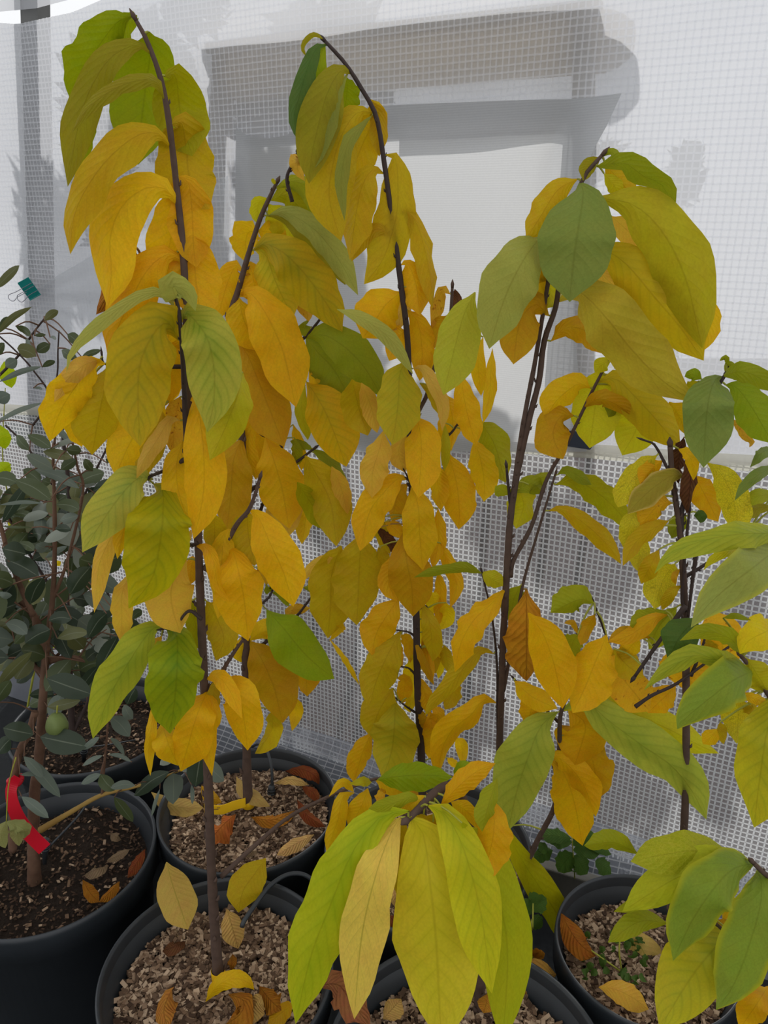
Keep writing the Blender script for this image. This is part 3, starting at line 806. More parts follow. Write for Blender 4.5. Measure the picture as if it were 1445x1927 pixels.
# batten and kerb plank lying along the foot of the wall
def along(name, p, q, h, t, mat, z):
    a = onz(*p, z); b = onz(*q, z); x = (b - a).normalized(); y = Vector((0, 0, 1)).cross(x)
    V, F = box_data((a + b) / 2 - Vector((0, 0, h / 2)), x, y, Vector((0, 0, 1)), ((b - a).length / 2, t / 2, h / 2))
    o = mesh(name, V, F, None, (mat,), False); bv = o.modifiers.new('bevel', 'BEVEL'); bv.width = .004; bv.segments = 2
    return o
tag(along('timber_batten', (960, 1572), (1330, 1690), .045, .035, PLASTIC, .05), 'black batten lying along the foot of the film wall', 'batten')
tag(along('timber_plank', (985, 1612), (1190, 1676), .08, .03, WOODG, .085), 'weathered grey plank on edge behind the right pot', 'plank')

# ---- outside the film: frame posts, rolled shade cloth, low wall, shrubs
def post(name, x0, y0, x1, y1, wd_, off, mat):
    (s0, z0), (s1, z1) = onwall(x0, y0, off), onwall(x1, y1, off)
    a, b = wall(s0, z0, off), wall(s1, z1, off); ax = (b - a).normalized()
    V, F = box_data((a + b) / 2, ax, WU if abs(ax.z) > .5 else Vector((0, 0, 1)), WN, ((b - a).length / 2, wd_ / 2, .02))
    o = struct(mesh(name, V, F, None, (mat,), False)); return o
POSTM = plain('grey_post', (112, 112, 110), .8, .2, .2, 20)
TANM = plain('tan_timber', (176, 160, 132), .8, .2, .2, 20)
post('trim_3', 60, -260, 96, 1290, .062, -.05, POSTM)
post('trim_4', 421, 95, 402, 850, .035, -.04, TANM)
post('trim_5', 1098, 20, 1098, 840, .035, -.04, TANM)
post('trim_6', 395, 92, 1130, 14, .022, -.04, TANM)
ROLLM = NT('rolled_shade_cloth'); _c = ROLLM.bsdf(lin((214, 206, 190)), .8, .2); _t = ROLLM.n('BsdfTranslucent'); _t.inputs[0].default_value = lin((224, 214, 196)) + (1,)
ROLLM = ROLLM.done(ROLLM.mixs(.75, _c, _t.outputs[0]))
(ra, rz), (rb, rz2) = onwall(415, 146, -.076), onwall(1190, 74, -.076)
pth = []
for i in range(41):
    f = i / 40; rr = .052 * (1 if 1 < i < 39 else (.86 if i in (1, 39) else .55))
    p = wall(ra + (rb - ra) * f, rz + (rz2 - rz) * f, -.076); pth.append((p.x, p.y, p.z, rr * (1 + .05 * noise.noise(Vector((f * 9, 0, 0))))))
V, F = tube_data(pth, 20); roll = mesh('shade_roll', V, F, None, (ROLLM,))
tag(roll, 'rolled-up tan shade cloth hanging outside the film above the white panel', 'shade roll')
# reddish earth path and a straggly hedge beyond the film
struct(mesh('ground_outside', [tuple(wall(-4, .004, -.03)), tuple(wall(3, .004, -.03)), tuple(wall(3, .004, -4)), tuple(wall(-4, .004, -4))], [(0, 3, 2, 1)], None, (plain('red_earth', (66, 55, 53), .9, .1, .25, 14),), False))
SHR = plain('outdoor_foliage', (62, 76, 54), .6, .3, .4, 30)
def shade_at(px, py, t):
    s, z = onwall(px, py); return wall(s, z) + SUND * t
def hedge(name, clumps, t, size, label, seed, trunks):
    """clumps: (x, y, rx, ry, n) sighted on the film; each clump of leaves stands out along the sunlight so that it shades that patch"""
    rnd = random.Random(seed); V, F = [], []; cs_ = []
    for px, py, rx, ry, n in clumps:
        tt = t + rnd.uniform(-.12, .12); c = shade_at(px, py, tt); cs_.append(c); s, z = onwall(px, py); kk = fdist(wall(s, z)) / FPX
        for i in range(n):
            d = Vector((rnd.gauss(0, 1), rnd.gauss(0, 1), rnd.gauss(0, 1))).normalized() * (rnd.random() ** .4)
            p = c + WU * (d.x * rx * kk * 1.1) + WN * (d.y * .10) + Vector((0, 0, d.z * ry * kk))
            a = Vector((rnd.uniform(-1, 1), rnd.uniform(-1, 1), rnd.uniform(-1, 1))).normalized(); b = a.orthogonal().normalized(); q = size * rnd.uniform(.6, 1.3)
            k = len(V); V += [p - a * q, p + b * q * .45, p + a * q, p - b * q * .45]; F.append((k, k + 1, k + 2, k + 3))
    e = empty(name, (cs_[0].x, cs_[0].y, 0), label, 'shrub')
    f = mesh('foliage', V, F, e, (SHR,)); f['kind'] = 'stuff'
    for i in trunks:
        c = cs_[i]; tube('trunk', [(c.x, c.y, 0, .014), (c.x + .04, c.y, c.z * .6, .011), (c.x, c.y, c.z, .005)], e, (BARK,))
hedge('garden_shrub', [(510, 420, 70, 140, 520), (630, 660, 95, 150, 760), (490, 640, 70, 130, 480), (640, 480, 50, 80, 160), (600, 330, 40, 40, 90), (760, 790, 130, 50, 330), (900, 790, 60, 25, 90),
  (90, 460, 70, 140, 420), (175, 470, 90, 150, 560), (290, 620, 90, 110, 420), (100, 640, 50, 120, 380), (250, 330, 70, 60, 130), (410, 560, 40, 120, 180)], .62, .045, 'tall shadowy shrub seen through the film behind the saplings', 3, (1, 2, 6, 7))
hedge('garden_shrub', [(600, 980, 60, 30, 90), (540, 1130, 70, 30, 110), (590, 1240, 110, 60, 260), (740, 990, 40, 50, 90), (880, 1190, 60, 22, 80), (860, 1330, 90, 40, 150), (1080, 1040, 120, 60, 260), (1010, 1000, 40, 80, 110),
  (930, 1000, 40, 40, 60), (1060, 1230, 60, 25, 70), (760, 1420, 160, 60, 330), (600, 1350, 120, 50, 220), (1120, 1480, 130, 80, 330), (1330, 1420, 60, 120, 200), (1200, 1290, 90, 40, 130), (330, 1260, 140, 60, 250), (1390, 1160, 40, 80, 90)], 1.25, .045,
  'low straggly hedge outside the film throwing dappled shade on its lower half', 6, (2, 6, 10, 12))

# ---- white woven panel pinned over the opening
t = NT('white_woven_fabric'); tc = t.n('TexCoord').outputs['Object']
wv = t.n('TexWave', bands_direction='Z'); wv.inputs['Scale'].default_value = 70; wv.inputs['Distortion'].default_value = 1.2; t.t.links.new(tc, wv.inputs[0])
nz = t.noise(260, tc, 2)
fc = t.mix(t.math('MULTIPLY', t.math('ADD', wv.outputs[1], nz), .5), (.50, .51, .52), (.60, .61, .62))
tl = t.n('BsdfTranslucent'); t.put(tl.inputs[0], fc); df = t.bsdf(fc, .8, .2)
FABRIC = t.done(t.mixs(.32, tl.outputs[0], df))
topc = [(447, 240), (470, 256), (510, 260), (565, 246), (640, 215), (720, 200), (860, 193), (1000, 188), (1090, 186), (1176, 180)]
botc = [(437, 846), (480, 846), (560, 847), (640, 848), (700, 848), (780, 849), (880, 850), (960, 850), (1030, 850), (1104, 850)]
rgt = [(1176, 180), (1150, 235), (1112, 310), (1092, 420), (1084, 540), (1086, 660), (1096, 760), (1104, 850)]
V, F = [], []; NI, NJ = 60, 40
for i in range(NI + 1):
    f = i / NI
    tx, ty = crspline([(*p, 0) for p in topc], NI + 1)[i][:2]; bx, by = crspline([(*p, 0) for p in botc], NI + 1)[i][:2]
    for j in range(NJ + 1):
        g = j / NJ; rx, ry = crspline([(*p, 0) for p in rgt], NJ + 1)[j][:2]; lx, ly = 447 - 10 * g, 240 + 606 * g
        x = (1 - f) * lx + f * rx + (1 - g) * tx + g * bx - ((1 - f) * ((1 - g) * 447 + g * 437) + f * ((1 - g) * 1176 + g * 1104))
        y = (1 - f) * ly + f * ry + (1 - g) * ty + g * by - ((1 - f) * ((1 - g) * 240 + g * 846) + f * ((1 - g) * 180 + g * 850))
        s, z = onwall(x, y, .02)
        off = .022 + .006 * noise.noise(Vector((s * 4, z * 3, 7))) + .03 * max(0, f - .86) / .14 * (1 - g) ** 1.5 + .012 * math.sin(14 * (f - g * .2)) * max(0, f - .82)
        V.append(wall(s, z, off))
for i in range(NI):
    for j in range(NJ): a = i * (NJ + 1) + j; F.append((a, a + 1, a + NJ + 2, a + NJ + 1))
tag(mesh('fabric_panel', V, F, None, (FABRIC,)), 'white woven fabric panel hung over the film wall, top right corner folded', 'fabric panel')
# ---- loose plastic sheet at the left, held by a clip, creased from the clip
SHEETM = NT('loose_clear_sheet'); _d = SHEETM.bsdf((.55, .57, .60), .22, .6); _l = SHEETM.n('BsdfTranslucent'); _l.inputs[0].default_value = (.62, .64, .66, 1)
_p = SHEETM.n('BsdfTransparent'); SHEETM = SHEETM.done(SHEETM.mixs(.34, _p.outputs[0], SHEETM.mixs(.45, _l.outputs[0], _d)))
cs, cz = onwall(74, 556, .03)
V, F = [], []; quad = [(62, 548), (430, 330), (430, 770), (95, 770)]
for i in range(49):
    for j in range(49):
        f, g = i / 48, j / 48
        x = (1 - f) * (62 + 33 * g ** .7) + f * 430; y = (1 - f) * (548 + 222 * g) + f * (330 + 440 * g)
        s, z = onwall(x, y, .03); ang = math.atan2(z - cz, s - cs + .02); d = math.hypot(z - cz, s - cs)
        V.append(wall(s, z, .03 + .010 * math.sin(ang * 17) * min(1, d / .1) * math.exp(-d * 2.6) + .004 * noise.noise(Vector((s * 6, z * 6, 0)))))
for i in range(48):
    for j in range(48): a = i * 49 + j; F.append((a, a + 49, a + 50, a + 1))
tag(mesh('plastic_sheet', V, F, None, (SHEETM,)), 'clear plastic sheet creased from the teal clip at its corner', 'plastic sheet')
# ---- binder clip
TEAL = plain('teal_enamel', (22, 128, 122), .35, .5, .08, 30); STEEL = plain('steel_wire', (120, 120, 130), .3, .6, .05, 30, metal=.8); TEALD = plain('dark_inside', (24, 70, 70), .5, .3, .05, 30)
def cl(x, y, off): return wall(*onwall(0 + x * .26978, 440 + y * .26978, off), off)
clip = empty('binder_clip', cl(200, 385, .06), 'teal binder clip with wire handles gripping the plastic sheet', 'clip')
m = MB()
def slab(q, th=.0009, mi=0):
    nn = (q[1] - q[0]).cross(q[3] - q[0]).normalized() * th / 2
    m.add([v + nn for v in q] + [v - nn for v in q], [(0, 1, 2, 3), (7, 6, 5, 4), (0, 4, 5, 1), (1, 5, 6, 2), (2, 6, 7, 3), (3, 7, 4, 0)], mi)
fa, fb, fc_, fd = cl(123, 343, .078), cl(198, 303, .078), cl(283, 422, .052), cl(210, 463, .052)
ba, bb, bc, bd = cl(126, 350, .046), cl(202, 310, .046), cl(283, 423, .049), cl(210, 464, .049)
slab([fa, fb, fc_, fd]); slab([ba, bb, bc, bd], .0009, 1); slab([fa, ba, bb, fb])
m.add(*tube_data([(*fd, .0014), (*((fd + fc_) / 2), .0014), (*fc_, .0014)], 8))
m.build('body', clip, (TEAL, TEALD), False)
for q in ([(222, 342), (170, 372), (105, 408), (68, 422), (57, 440), (72, 464), (98, 468), (118, 445), (160, 420), (186, 408)], [(260, 396), (205, 428), (172, 462), (152, 476), (130, 466), (119, 444), (126, 426), (170, 402), (236, 364)]):
    tube('wire_handle', [(*cl(x, y, .056 + .026 * min(1, max(0, (300 - x) / 120))), .0009) for x, y in q], clip, (STEEL,), 44, 6)

pa = wall(*onwall(1091, 826, .012), .012); kk = fdist(pa) / FPX
V, F = box_data(pa, WU, Vector((0, 0, 1)), WN, (23 * kk, 17 * kk, .008))
o = mesh('wall_bracket', V, F, None, (plain('dark_blue_plate', (40, 48, 62), .5, .4, .1, 20),), False); bv = o.modifiers.new('bevel', 'BEVEL'); bv.width = .002
tag(o, 'small dark blue plate under the lower right corner of the white fabric', 'bracket')
# ================================================================== POTS
def lathe(name, c, prof_, parent, mats, segs=72, wob=0.0):
    V, F = [], []; n = len(prof_)
    for k in range(segs):
        a = 2 * math.pi * k / segs
        for r, z in prof_:
            rr = r * (1 + wob * math.sin(2 * a + 1) + wob * .5 * math.sin(3 * a))
            V.append((c[0] + rr * math.cos(a), c[1] + rr * math.sin(a), z))
    for k in range(segs):
        k2 = (k + 1) % segs
        for j in range(n - 1): F.append((k * n + j, k2 * n + j, k2 * n + j + 1, k * n + j + 1))
    return mesh(name, V, F, parent, mats)
CHIP = NT('wood_chips'); at_ = CHIP.n('Attribute'); at_.attribute_name = 'tone'
cr = CHIP.n('ValToRGB'); CHIP.t.links.new(at_.outputs['Fac'], cr.inputs[0]); el = cr.color_ramp.elements
el[0].color = lin((60, 45, 36)) + (1,); el[1].color = lin((196, 172, 146)) + (1,); e2 = el.new(.45); e2.color = lin((126, 102, 82)) + (1,)
CHIP = CHIP.done(CHIP.bsdf(CHIP.mix(CHIP.noise(120, CHIP.n('TexCoord').outputs['Object']), cr.outputs[0], (.9, .86, .8), 'MULTIPLY'), .9, .15))
def soil_h(x, y): return .012 * noise.noise(Vector((x * 9, y * 9, 0))) + .005 * noise.noise(Vector((x * 30, y * 30, 3)))
def soil(c, r, z, parent):
    V, F = [(c[0], c[1], z + soil_h(*c))], []; R, S = 22, 48
    for i in range(1, R + 1):
        for k in range(S):
            a = 2 * math.pi * k / S; x = c[0] + r * i / R * math.cos(a); y = c[1] + r * i / R * math.sin(a); V.append((x, y, z + soil_h(x, y)))
    for k in range(S): F.append((0, 1 + k, 1 + (k + 1) % S))
    for i in range(R - 1):
        for k in range(S):
            a = 1 + i * S + k; b = 1 + i * S + (k + 1) % S; F.append((a, a + S, b + S, b))
    return mesh('soil', V, F, parent, (SOIL,))
def chips(c, r, z, n, parent, seed, name='wood_chip_mulch', size=.0056, tones=(0.05, 1.0)):
    rnd = random.Random(seed); V, F, tone = [], [], []
    for i in range(n):
        a = rnd.uniform(0, 6.283); d = r * math.sqrt(rnd.random()) * .985; x = c[0] + d * math.cos(a); y = c[1] + d * math.sin(a)
        up = Vector((rnd.gauss(0, .38), rnd.gauss(0, .38), 1)).normalized(); ax = up.orthogonal().normalized(); ax = Matrix.Rotation(rnd.uniform(0, 6.28), 3, up) @ ax; ay = up.cross(ax)
        L = size * rnd.uniform(.5, 1.5); w_ = size * rnd.uniform(.35, .75); th = size * rnd.uniform(.10, .26)
        b = len(V); cc = Vector((x, y, z + soil_h(x, y) + rnd.uniform(.0, .009)))
        v, f = box_data(cc, ax, ay, up, (L, w_, th)); sk = rnd.uniform(-.5, .5) * L
        for q in (1, 3, 5, 7): v[q] = v[q] + ay * sk * .6
        V += v; F += [tuple(q + b for q in ff) for ff in f]; tone += [rnd.uniform(*tones) ** 1.3] * 8
    o = mesh(name, V, F, parent, (CHIP,), False); at = o.data.attributes.new('tone', 'FLOAT', 'POINT'); at.data.foreach_set('value', tone); o['kind'] = 'stuff'; return o
def make_pot(root, c, r, zr=.38, zs=.325, mulch=True, seed=1, nchip=5200):
    rb, rt = r * .80, r * .945
    p = lathe('pot', c, [(0.001, .004), (rb - .004, .004), (rb, .010), (rt, zr - .055), (r * .985, zr - .05), (r * .99, zr - .012), (r * .97, zr - .02), (r * .93, zr - .03), (rt - .014, zr - .06), (rb * 1.06, .20), (.001, .20)], root, (PLASTIC,), 72, .003)
    lip = [(r * .988 + .004 * math.cos(a) * 1.5, zr - .006 + .0065 * math.sin(a)) for a in [math.pi * 2 * q / 12 for q in range(13)]]
    band = [(r * .985, zr - .058), (r * 1.002, zr - .056), (r * 1.008, zr - .01), (r * 1.004, zr), (r * .985, zr + .002), (r * .968, zr - .004), (r * .955, zr - .03)]
    lathe('rim', c, band, p, (PLASTIC,), 72, .003)
    rs = rt - .008
    soil(c, rs, zs - .004 if mulch else zs, root)
    if mulch: chips(c, rs - .004, zs, nchip, root, seed)
    else:
        chips(c, rs - .004, zs + .002, 900, root, seed, 'soil_crumb', .0028, (.0, .3))
        chips(c, rs - .004, zs + .002, 160, root, seed + 50, 'bark_fleck', .0045, (.2, .9))
    return p

# ================================================================== PAWPAW SAPLINGS
TREES = {}
def plane_fn(Y0, p0, Y1, p1): return lambda py: Y0 + (Y1 - Y0) * (py - p0) / (p1 - p0)
def new_tree(key, loc, label, Yfn):
    r = empty('potted_pawpaw', loc, label, 'tree', 'pawpaw saplings in black pots'); TREES[key] = dict(root=r, Y=Yfn, pts=[], n=0); return r
def stem(key, name, px, r0, r1, dY=0.0, mat=None, sides=8, buds=True):
    T = TREES[key]; pts = []
    for i, p in enumerate(px):
        if len(p) == 4: v = Vector(p[1:])                      # ('w', x, y, z)
        elif len(p) == 3: v = at(p[0], p[1], p[2])
        else: v = at(p[0], p[1], T['Y'](p[1]) + dY)
        f = i / (len(px) - 1); pts.append((v.x, v.y, v.z, r0 + (r1 - r0) * f ** .62))
    path = crspline(pts, max(10, 7 * len(px))); V, F = tube_data(path, sides, True, .12)
    m = MB(); m.add(V, F)
    if buds:                                                   # leaf scars and small buds along the wood
        rnd = random.Random(len(px) + int(px[0][1] if len(px[0]) < 4 else 0))
        for i in range(2, len(path) - 1, 3):
            q = Vector(path[i][:3]); T_ = (Vector(path[i + 1][:3]) - q).normalized(); d = Matrix.Rotation(rnd.uniform(0, 6.28), 3, T_) @ T_.orthogonal().normalized(); rr = path[i][3]
            v, f = tube_data([(*(q + d * rr * .5), rr * .42), (*(q + d * rr * 1.25 + T_ * rr * .6), rr * .40), (*(q + d * rr * 1.55 + T_ * rr * 1.7), rr * .08)], 6); m.add(v, f)
        q = Vector(path[-1][:3]); T_ = (q - Vector(path[-2][:3])).normalized(); rr = path[-1][3]
        v, f = tube_data([(*q, rr), (*(q + T_ * .006), rr * 1.3), (*(q + T_ * .013), rr * .2)], 6); m.add(v, f)
    o = m.build(name, T['root'], (mat or BARK,)); T['pts'] += [Vector(a[:3]) for a in path]; return o
P1, P2, P3, P4, PR, P7 = (-.275, .915), (-.287, 1.297), (.087, 1.180), (.122, .757), (.448, .960), (.80, .82)
PL1, PL2 = (-.655, 1.167), (-.71, 1.585)
r = new_tree('1', (*P1, 0), 'tall pawpaw sapling in the front left wood-chip pot, green top and yellow leaves', plane_fn(.92, 1840, .92, 20))
make_pot(r, P1, .190, seed=11)
stem('1', 'trunk', [(412, 1850), (405, 1760), (398, 1640), (392, 1480), (386, 1330), (378, 1150), (372, 1000), (360, 800), (352, 640), (345, 480), (331, 340), (318, 230), (303, 150), (277, 78), (257, 40)], .0098, .0022)
stem('1', 'branch', [(353, 870), (347, 740), (343, 660), (337, 590), (331, 563)], .0042, .002, -.02, BARKD)
stem('1', 'branch', [(416, 1650, .925), (470, 1600, .945), (540, 1540, .985), (605, 1505, 1.0), (660, 1482, 1.0), (712, 1465, 1.0), (800, 1460, .99), (858, 1462, .98)], .0045, .0018)
stem('1', 'branch', [(386, 1072), (420, 1030), (447, 985), (468, 960), (480, 930), (488, 903)], .0048, .002)
stem('1', 'branch', [(392, 1300), (410, 1276), (440, 1228), (458, 1203)], .0042, .002)
stem('1', 'twig', [(359, 799), (335, 768), (305, 735)], .003, .0015, .03, BARKD)
stem('1', 'twig', [(352, 862), (310, 885), (286, 895), (268, 905), (265, 895)], .003, .0015, -.01, BARKD)
stem('1', 'twig', [(380, 1165), (355, 1150), (330, 1178), (310, 1183)], .003, .0015, -.02, BARKD)
stem('1', 'twig', [(338, 520), (300, 500), (266, 487), (240, 465), (230, 440)], .003, .0012, .05, BARKD)
stem('1', 'twig', [(378, 1150), (362, 1132), (345, 1125)], .0025, .0015, .02, BARKD)
stem('1', 'twig', [(372, 1022), (358, 1026), (345, 1022)], .0028, .0018, -.01, BARKD)
stem('1', 'twig', [(350, 690), (260, 690), (200, 686), (192, 672)], .003, .0012, .01, BARKD)
r = new_tree('2', (*P2, 0), 'bushy yellow pawpaw sapling in the second pot back, yellow band on its trunk', plane_fn(1.33, 1530, 1.33, 300))
make_pot(r, P2, .187, seed=12)
stem('2', 'trunk', [(469, 1534), (465, 1470), (464, 1400), (462, 1200), (459, 1000), (455, 830), (440, 700), (430, 612), (450, 540), (470, 470), (490, 410), (508, 370), (520, 345)], .0125, .003)
stem('2', 'branch', [(440, 700), (475, 690), (520, 675), (574, 634), (606, 596)], .005, .0022, 0, BARKD)
stem('2', 'branch', [(458, 930), (500, 905), (554, 872), (590, 845)], .005, .0022, 0, BARKD)
stem('2', 'branch', [(462, 1240), (510, 1200), (554, 1164), (590, 1118)], .005, .0022, 0, BARKD)
stem('2', 'branch', [(459, 1010), (490, 960), (510, 900), (530, 840), (500, 822)], .004, .002, .01, BARKD)
stem('2', 'branch', [(460, 1110), (480, 1140), (505, 1125), (512, 1112)], .004, .002, -.01, BARKD)
r = new_tree('3', (*P3, 0), 'tall arching pawpaw sapling in the middle pot, crowded with drooping yellow leaves', plane_fn(1.24, 1590, 1.20, 70))
make_pot(r, P3, .203, seed=13)
stem('3', 'trunk', [(797, 1600), (793, 1430), (786, 1300), (783, 1160), (778, 1000), (772, 860), (768, 660), (755, 540), (740, 430), (722, 300), (708, 220), (682, 170), (650, 120), (612, 78)], .0092, .0024, 0, BARKD)
stem('3', 'branch', [(772, 840), (785, 781), (802, 746), (814, 702), (829, 657), (845, 610), (850, 560), (851, 542)], .0045, .0022)
stem('3', 'branch', [(776, 860), (800, 850), (844, 819), (862, 797)], .003, .0018, 0, BARKD)
stem('3', 'branch', [(550, 380), (540, 335), (555, 300), (566, 272)], .0034, .0024, .10, BARKD)
for q in ([(784, 1342), (765, 1330), (750, 1318)], [(786, 1276), (770, 1258), (752, 1254)], [(784, 1200), (770, 1190), (755, 1187)], [(778, 930), (770, 905), (762, 888)], [(783, 1150), (800, 1140), (806, 1150)], [(772, 905), (757, 897), (750, 905)], [(786, 1340), (802, 1330), (815, 1325)]):
    stem('3', 'twig', q, .0026, .0014, 0, BARKD, 6)
r = new_tree('5', (P3[0] + .10, P3[1] - .02, .325), 'slim two-stemmed pawpaw sapling at the right side of the middle pot, pale green crown', plane_fn(1.17, 1640, 1.03, 300))
stem('5', 'trunk', [(938, 1660), (936, 1560), (937, 1480), (940, 1400), (945, 1250), (955, 1050), (962, 960), (975, 883), (995, 791), (1014, 717), (1024, 642), (1045, 580), (1053, 530), (1075, 430), (1095, 341), (1132, 293)], .0088, .0024)
stem('5', 'stem', [(966, 930), (975, 860), (985, 795), (995, 740), (1005, 690), (1020, 600), (1033, 521)], .0045, .0028)
stem('5', 'branch', [(960, 1085), (966, 1055), (1000, 990), (1028, 904), (1066, 836), (1110, 745), (1146, 675)], .0046, .002)
stem('5', 'branch', [(947, 1300), (960, 1232), (983, 1104), (1013, 998), (1044, 895)], .0038, .0016)
stem('5', 'branch', [(962, 964), (957, 920), (953, 880)], .003, .002, 0, BARKD)
stem('5', 'branch', [(938, 1440), (936, 1340), (935, 1251), (926, 1164), (907, 1078)], .003, .0016, 0, BARKD)
r = new_tree('6b', (P3[0] + .13, P3[1] - .07, .325), 'leaning young pawpaw stem in the middle pot, pale green leaves around its bud', plane_fn(1.09, 1675, .98, 1200))
stem('6b', 'trunk', [(966, 1695), (985, 1640), (1012, 1580), (1045, 1512), (1052, 1420), (1054, 1350), (1062, 1322)], .0068, .003)
stem('6b', 'branch', [(1052, 1420), (1120, 1360), (1190, 1300), (1160, 1251), (1141, 1198), (1117, 1134)], .0032, .0016, .06, BARKD)
stem('6b', 'branch', [(1048, 1470), (1040, 1440), (1030, 1425)], .003, .0018, .01)
stem('6b', 'twig', [(1100, 1375), (1095, 1255), (1086, 1210), (1086, 1190)], .0026, .0014, .06, BARKD)
stem('6b', 'twig', [(1052, 1360), (1000, 1310), (968, 1278)], .0026, .0014, .02, BARKD)
r = new_tree('4', (*P4, 0), 'pawpaw sapling in the nearest middle pot, long leaves fanning down from a bent tip', plane_fn(.80, 1900, .79, 1400))
make_pot(r, P4, .210, seed=14)
stem('4', 'trunk', [(903, 1915, .885), (900, 1750, .885), (893, 1600, .88), (872, 1505, .87), (842, 1479, .84), (812, 1497, .80), (790, 1520, .78), (768, 1540, .765)], .0095, .0045)
r = new_tree('6', (*PR, 0), 'pawpaw sapling in the right pot with one thin upright trunk and yellow side leaves', plane_fn(.975, 1815, .96, 600))
make_pot(r, PR, .152, seed=15, nchip=3200)
stem('6', 'trunk', [(1255, 1830), (1262, 1740), (1280, 1620), (1288, 1540), (1291, 1420), (1290, 1200), (1285, 1072), (1280, 1004), (1273, 955), (1264, 887), (1261, 840)], .0085, .0032)
stem('6', 'branch', [(1281, 1000), (1284, 955), (1302, 905), (1307, 842), (1325, 790), (1350, 730), (1368, 700)], .004, .0022, 0, BARKD)
stem('6', 'branch', [(1272, 950), (1264, 899), (1253, 876), (1232, 838), (1214, 829)], .0035, .0014, 0, BARKD)
stem('6', 'branch', [(1290, 1150), (1283, 1120), (1293, 1000), (1297, 965)], .003, .0016, -.005, BARKD)
stem('6', 'branch', [(1292, 1300), (1290, 1140), (1249, 1195), (1195, 1272)][1:], .0042, .0026, -.02, BARKD)
stem('6', 'branch', [(1195, 1330), (1226, 1309), (1270, 1288), (1326, 1249), (1378, 1212)], .0034, .0016, -.01, BARKD)
stem('6', 'branch', [(1300, 1272), (1317, 1230), (1327, 1199)], .0028, .0016, .0, BARKD)
stem('6', 'branch', [(1290, 1085), (1330, 1060), (1365, 1031), (1406, 1005)], .0032, .0014, .01, BARKD)
stem('6', 'branch', [(1311, 1035), (1302, 1100), (1295, 1160)], .003, .002, -.01, BARKD)
r = new_tree('7', (*P7, 0), 'pawpaw sapling at the right edge, big pale green leaves reaching in toward the camera', plane_fn(.82, 1900, .80, 900))
make_pot(r, P7, .17, seed=16, nchip=600)
stem('7', 'trunk', [('w', .80, .83, .32), ('w', .79, .83, .55), (1640, 1600), (1580, 1480), (1500, 1380), (1445, 1305), (1413, 1257), (1396, 1236)], .009, .0026)
stem('7', 'branch', [('w', .79, .83, .50), (1600, 1780), (1500, 1690), (1440, 1645), (1418, 1624)], .006, .003, -.02)
stem('7', 'branch', [('w', .79, .83, .45), (1560, 1830), (1450, 1800), (1385, 1769), (1350, 1741)], .005, .0024, -.03)
stem('7', 'branch', [('w', .79, .83, .75), (1640, 1350), (1600, 1150), (1560, 1000), (1480, 1010), (1440, 1020)], .005, .0024, -.02)

def build_leaves():
    mp = None; idx = 0
    for ln in LEAVES.strip().splitlines():
        if ln.startswith('#'): continue
        if ln.startswith('@'): mp = [float(v) for v in ln[1:].split()]; continue
        head, body = ln.split('|'); key, code, w, z = head.split(); w = float(w) * mp[2]; z = float(z)
        px = [tuple(float(c) for c in p.split(',')) for p in body.split()]
        px = [(mp[0] + x * mp[2], mp[1] + y * mp[2]) for x, y in px]
        T = TREES[key]; idx += 1; rnd = random.Random(idx * 31 + 5); P = []; n = len(px); acc = [0]
        for a, b in zip(px, px[1:]): acc.append(acc[-1] + math.dist(a, b))
        sag = rnd.uniform(-.012, .014); tip = rnd.uniform(-.018, .012)
        Yb = T['Y'](px[0][1])
        for i, (x, y) in enumerate(px):
            f = acc[i] / acc[-1]
            Y = Yb + z * min(1, f / .28) + sag * math.sin(math.pi * f) + tip * f * f
            if key == '4' and code in ('CF', 'TL', 'CL2', 'CF2', 'GY2'): Y -= .055 * f + (.03 if f == 0 else 0)
            P.append(at(x, y, Y))
        hw = w * fdist(P[len(P) // 2]) / FPX
        thin = w < 26
        lim = .32 if w > 30 else .55
        roll = rnd.uniform(-lim, lim)
        hw = hw / max(.75, math.cos(roll)) * (1.17 if w < 32 else 1.05 if w > 50 else 1.17 - .12 * (w - 32) / 18)
        dry = PAL[code][1] == 'dry'
        st = None; d, q = min(((p - P[0]).length, i) for i, p in enumerate(T['pts']))
        q = T['pts'][q]
        if .003 < d < .07:
            mid_ = (q + P[0]) / 2 + Vector((0, 0, .12 * d))
            st = crspline([(*q, .0017), (*mid_, .0014), (*P[0], .0012)], 6)
        blade('leaf', T['root'], code, P, hw, table=OVAL if code == 'GC' and w < 42 else PROF, roll=roll, fold=rnd.uniform(.14, .5) * (1.6 if dry else 1), wave=(rnd.uniform(.03, .085) if not dry else .11) * (1.0 if w > 30 else 1.5),
              n=17 if w > 20 else 12, seed=idx, stalk=st, stalkmat=STRAW if dry else PETI,
              usec=USEC if w > 12 else (-1, -.4, 0, .4, 1), label={'dry': 'withered brown leaf'}.get(PAL[code][1]))
build_leaves()
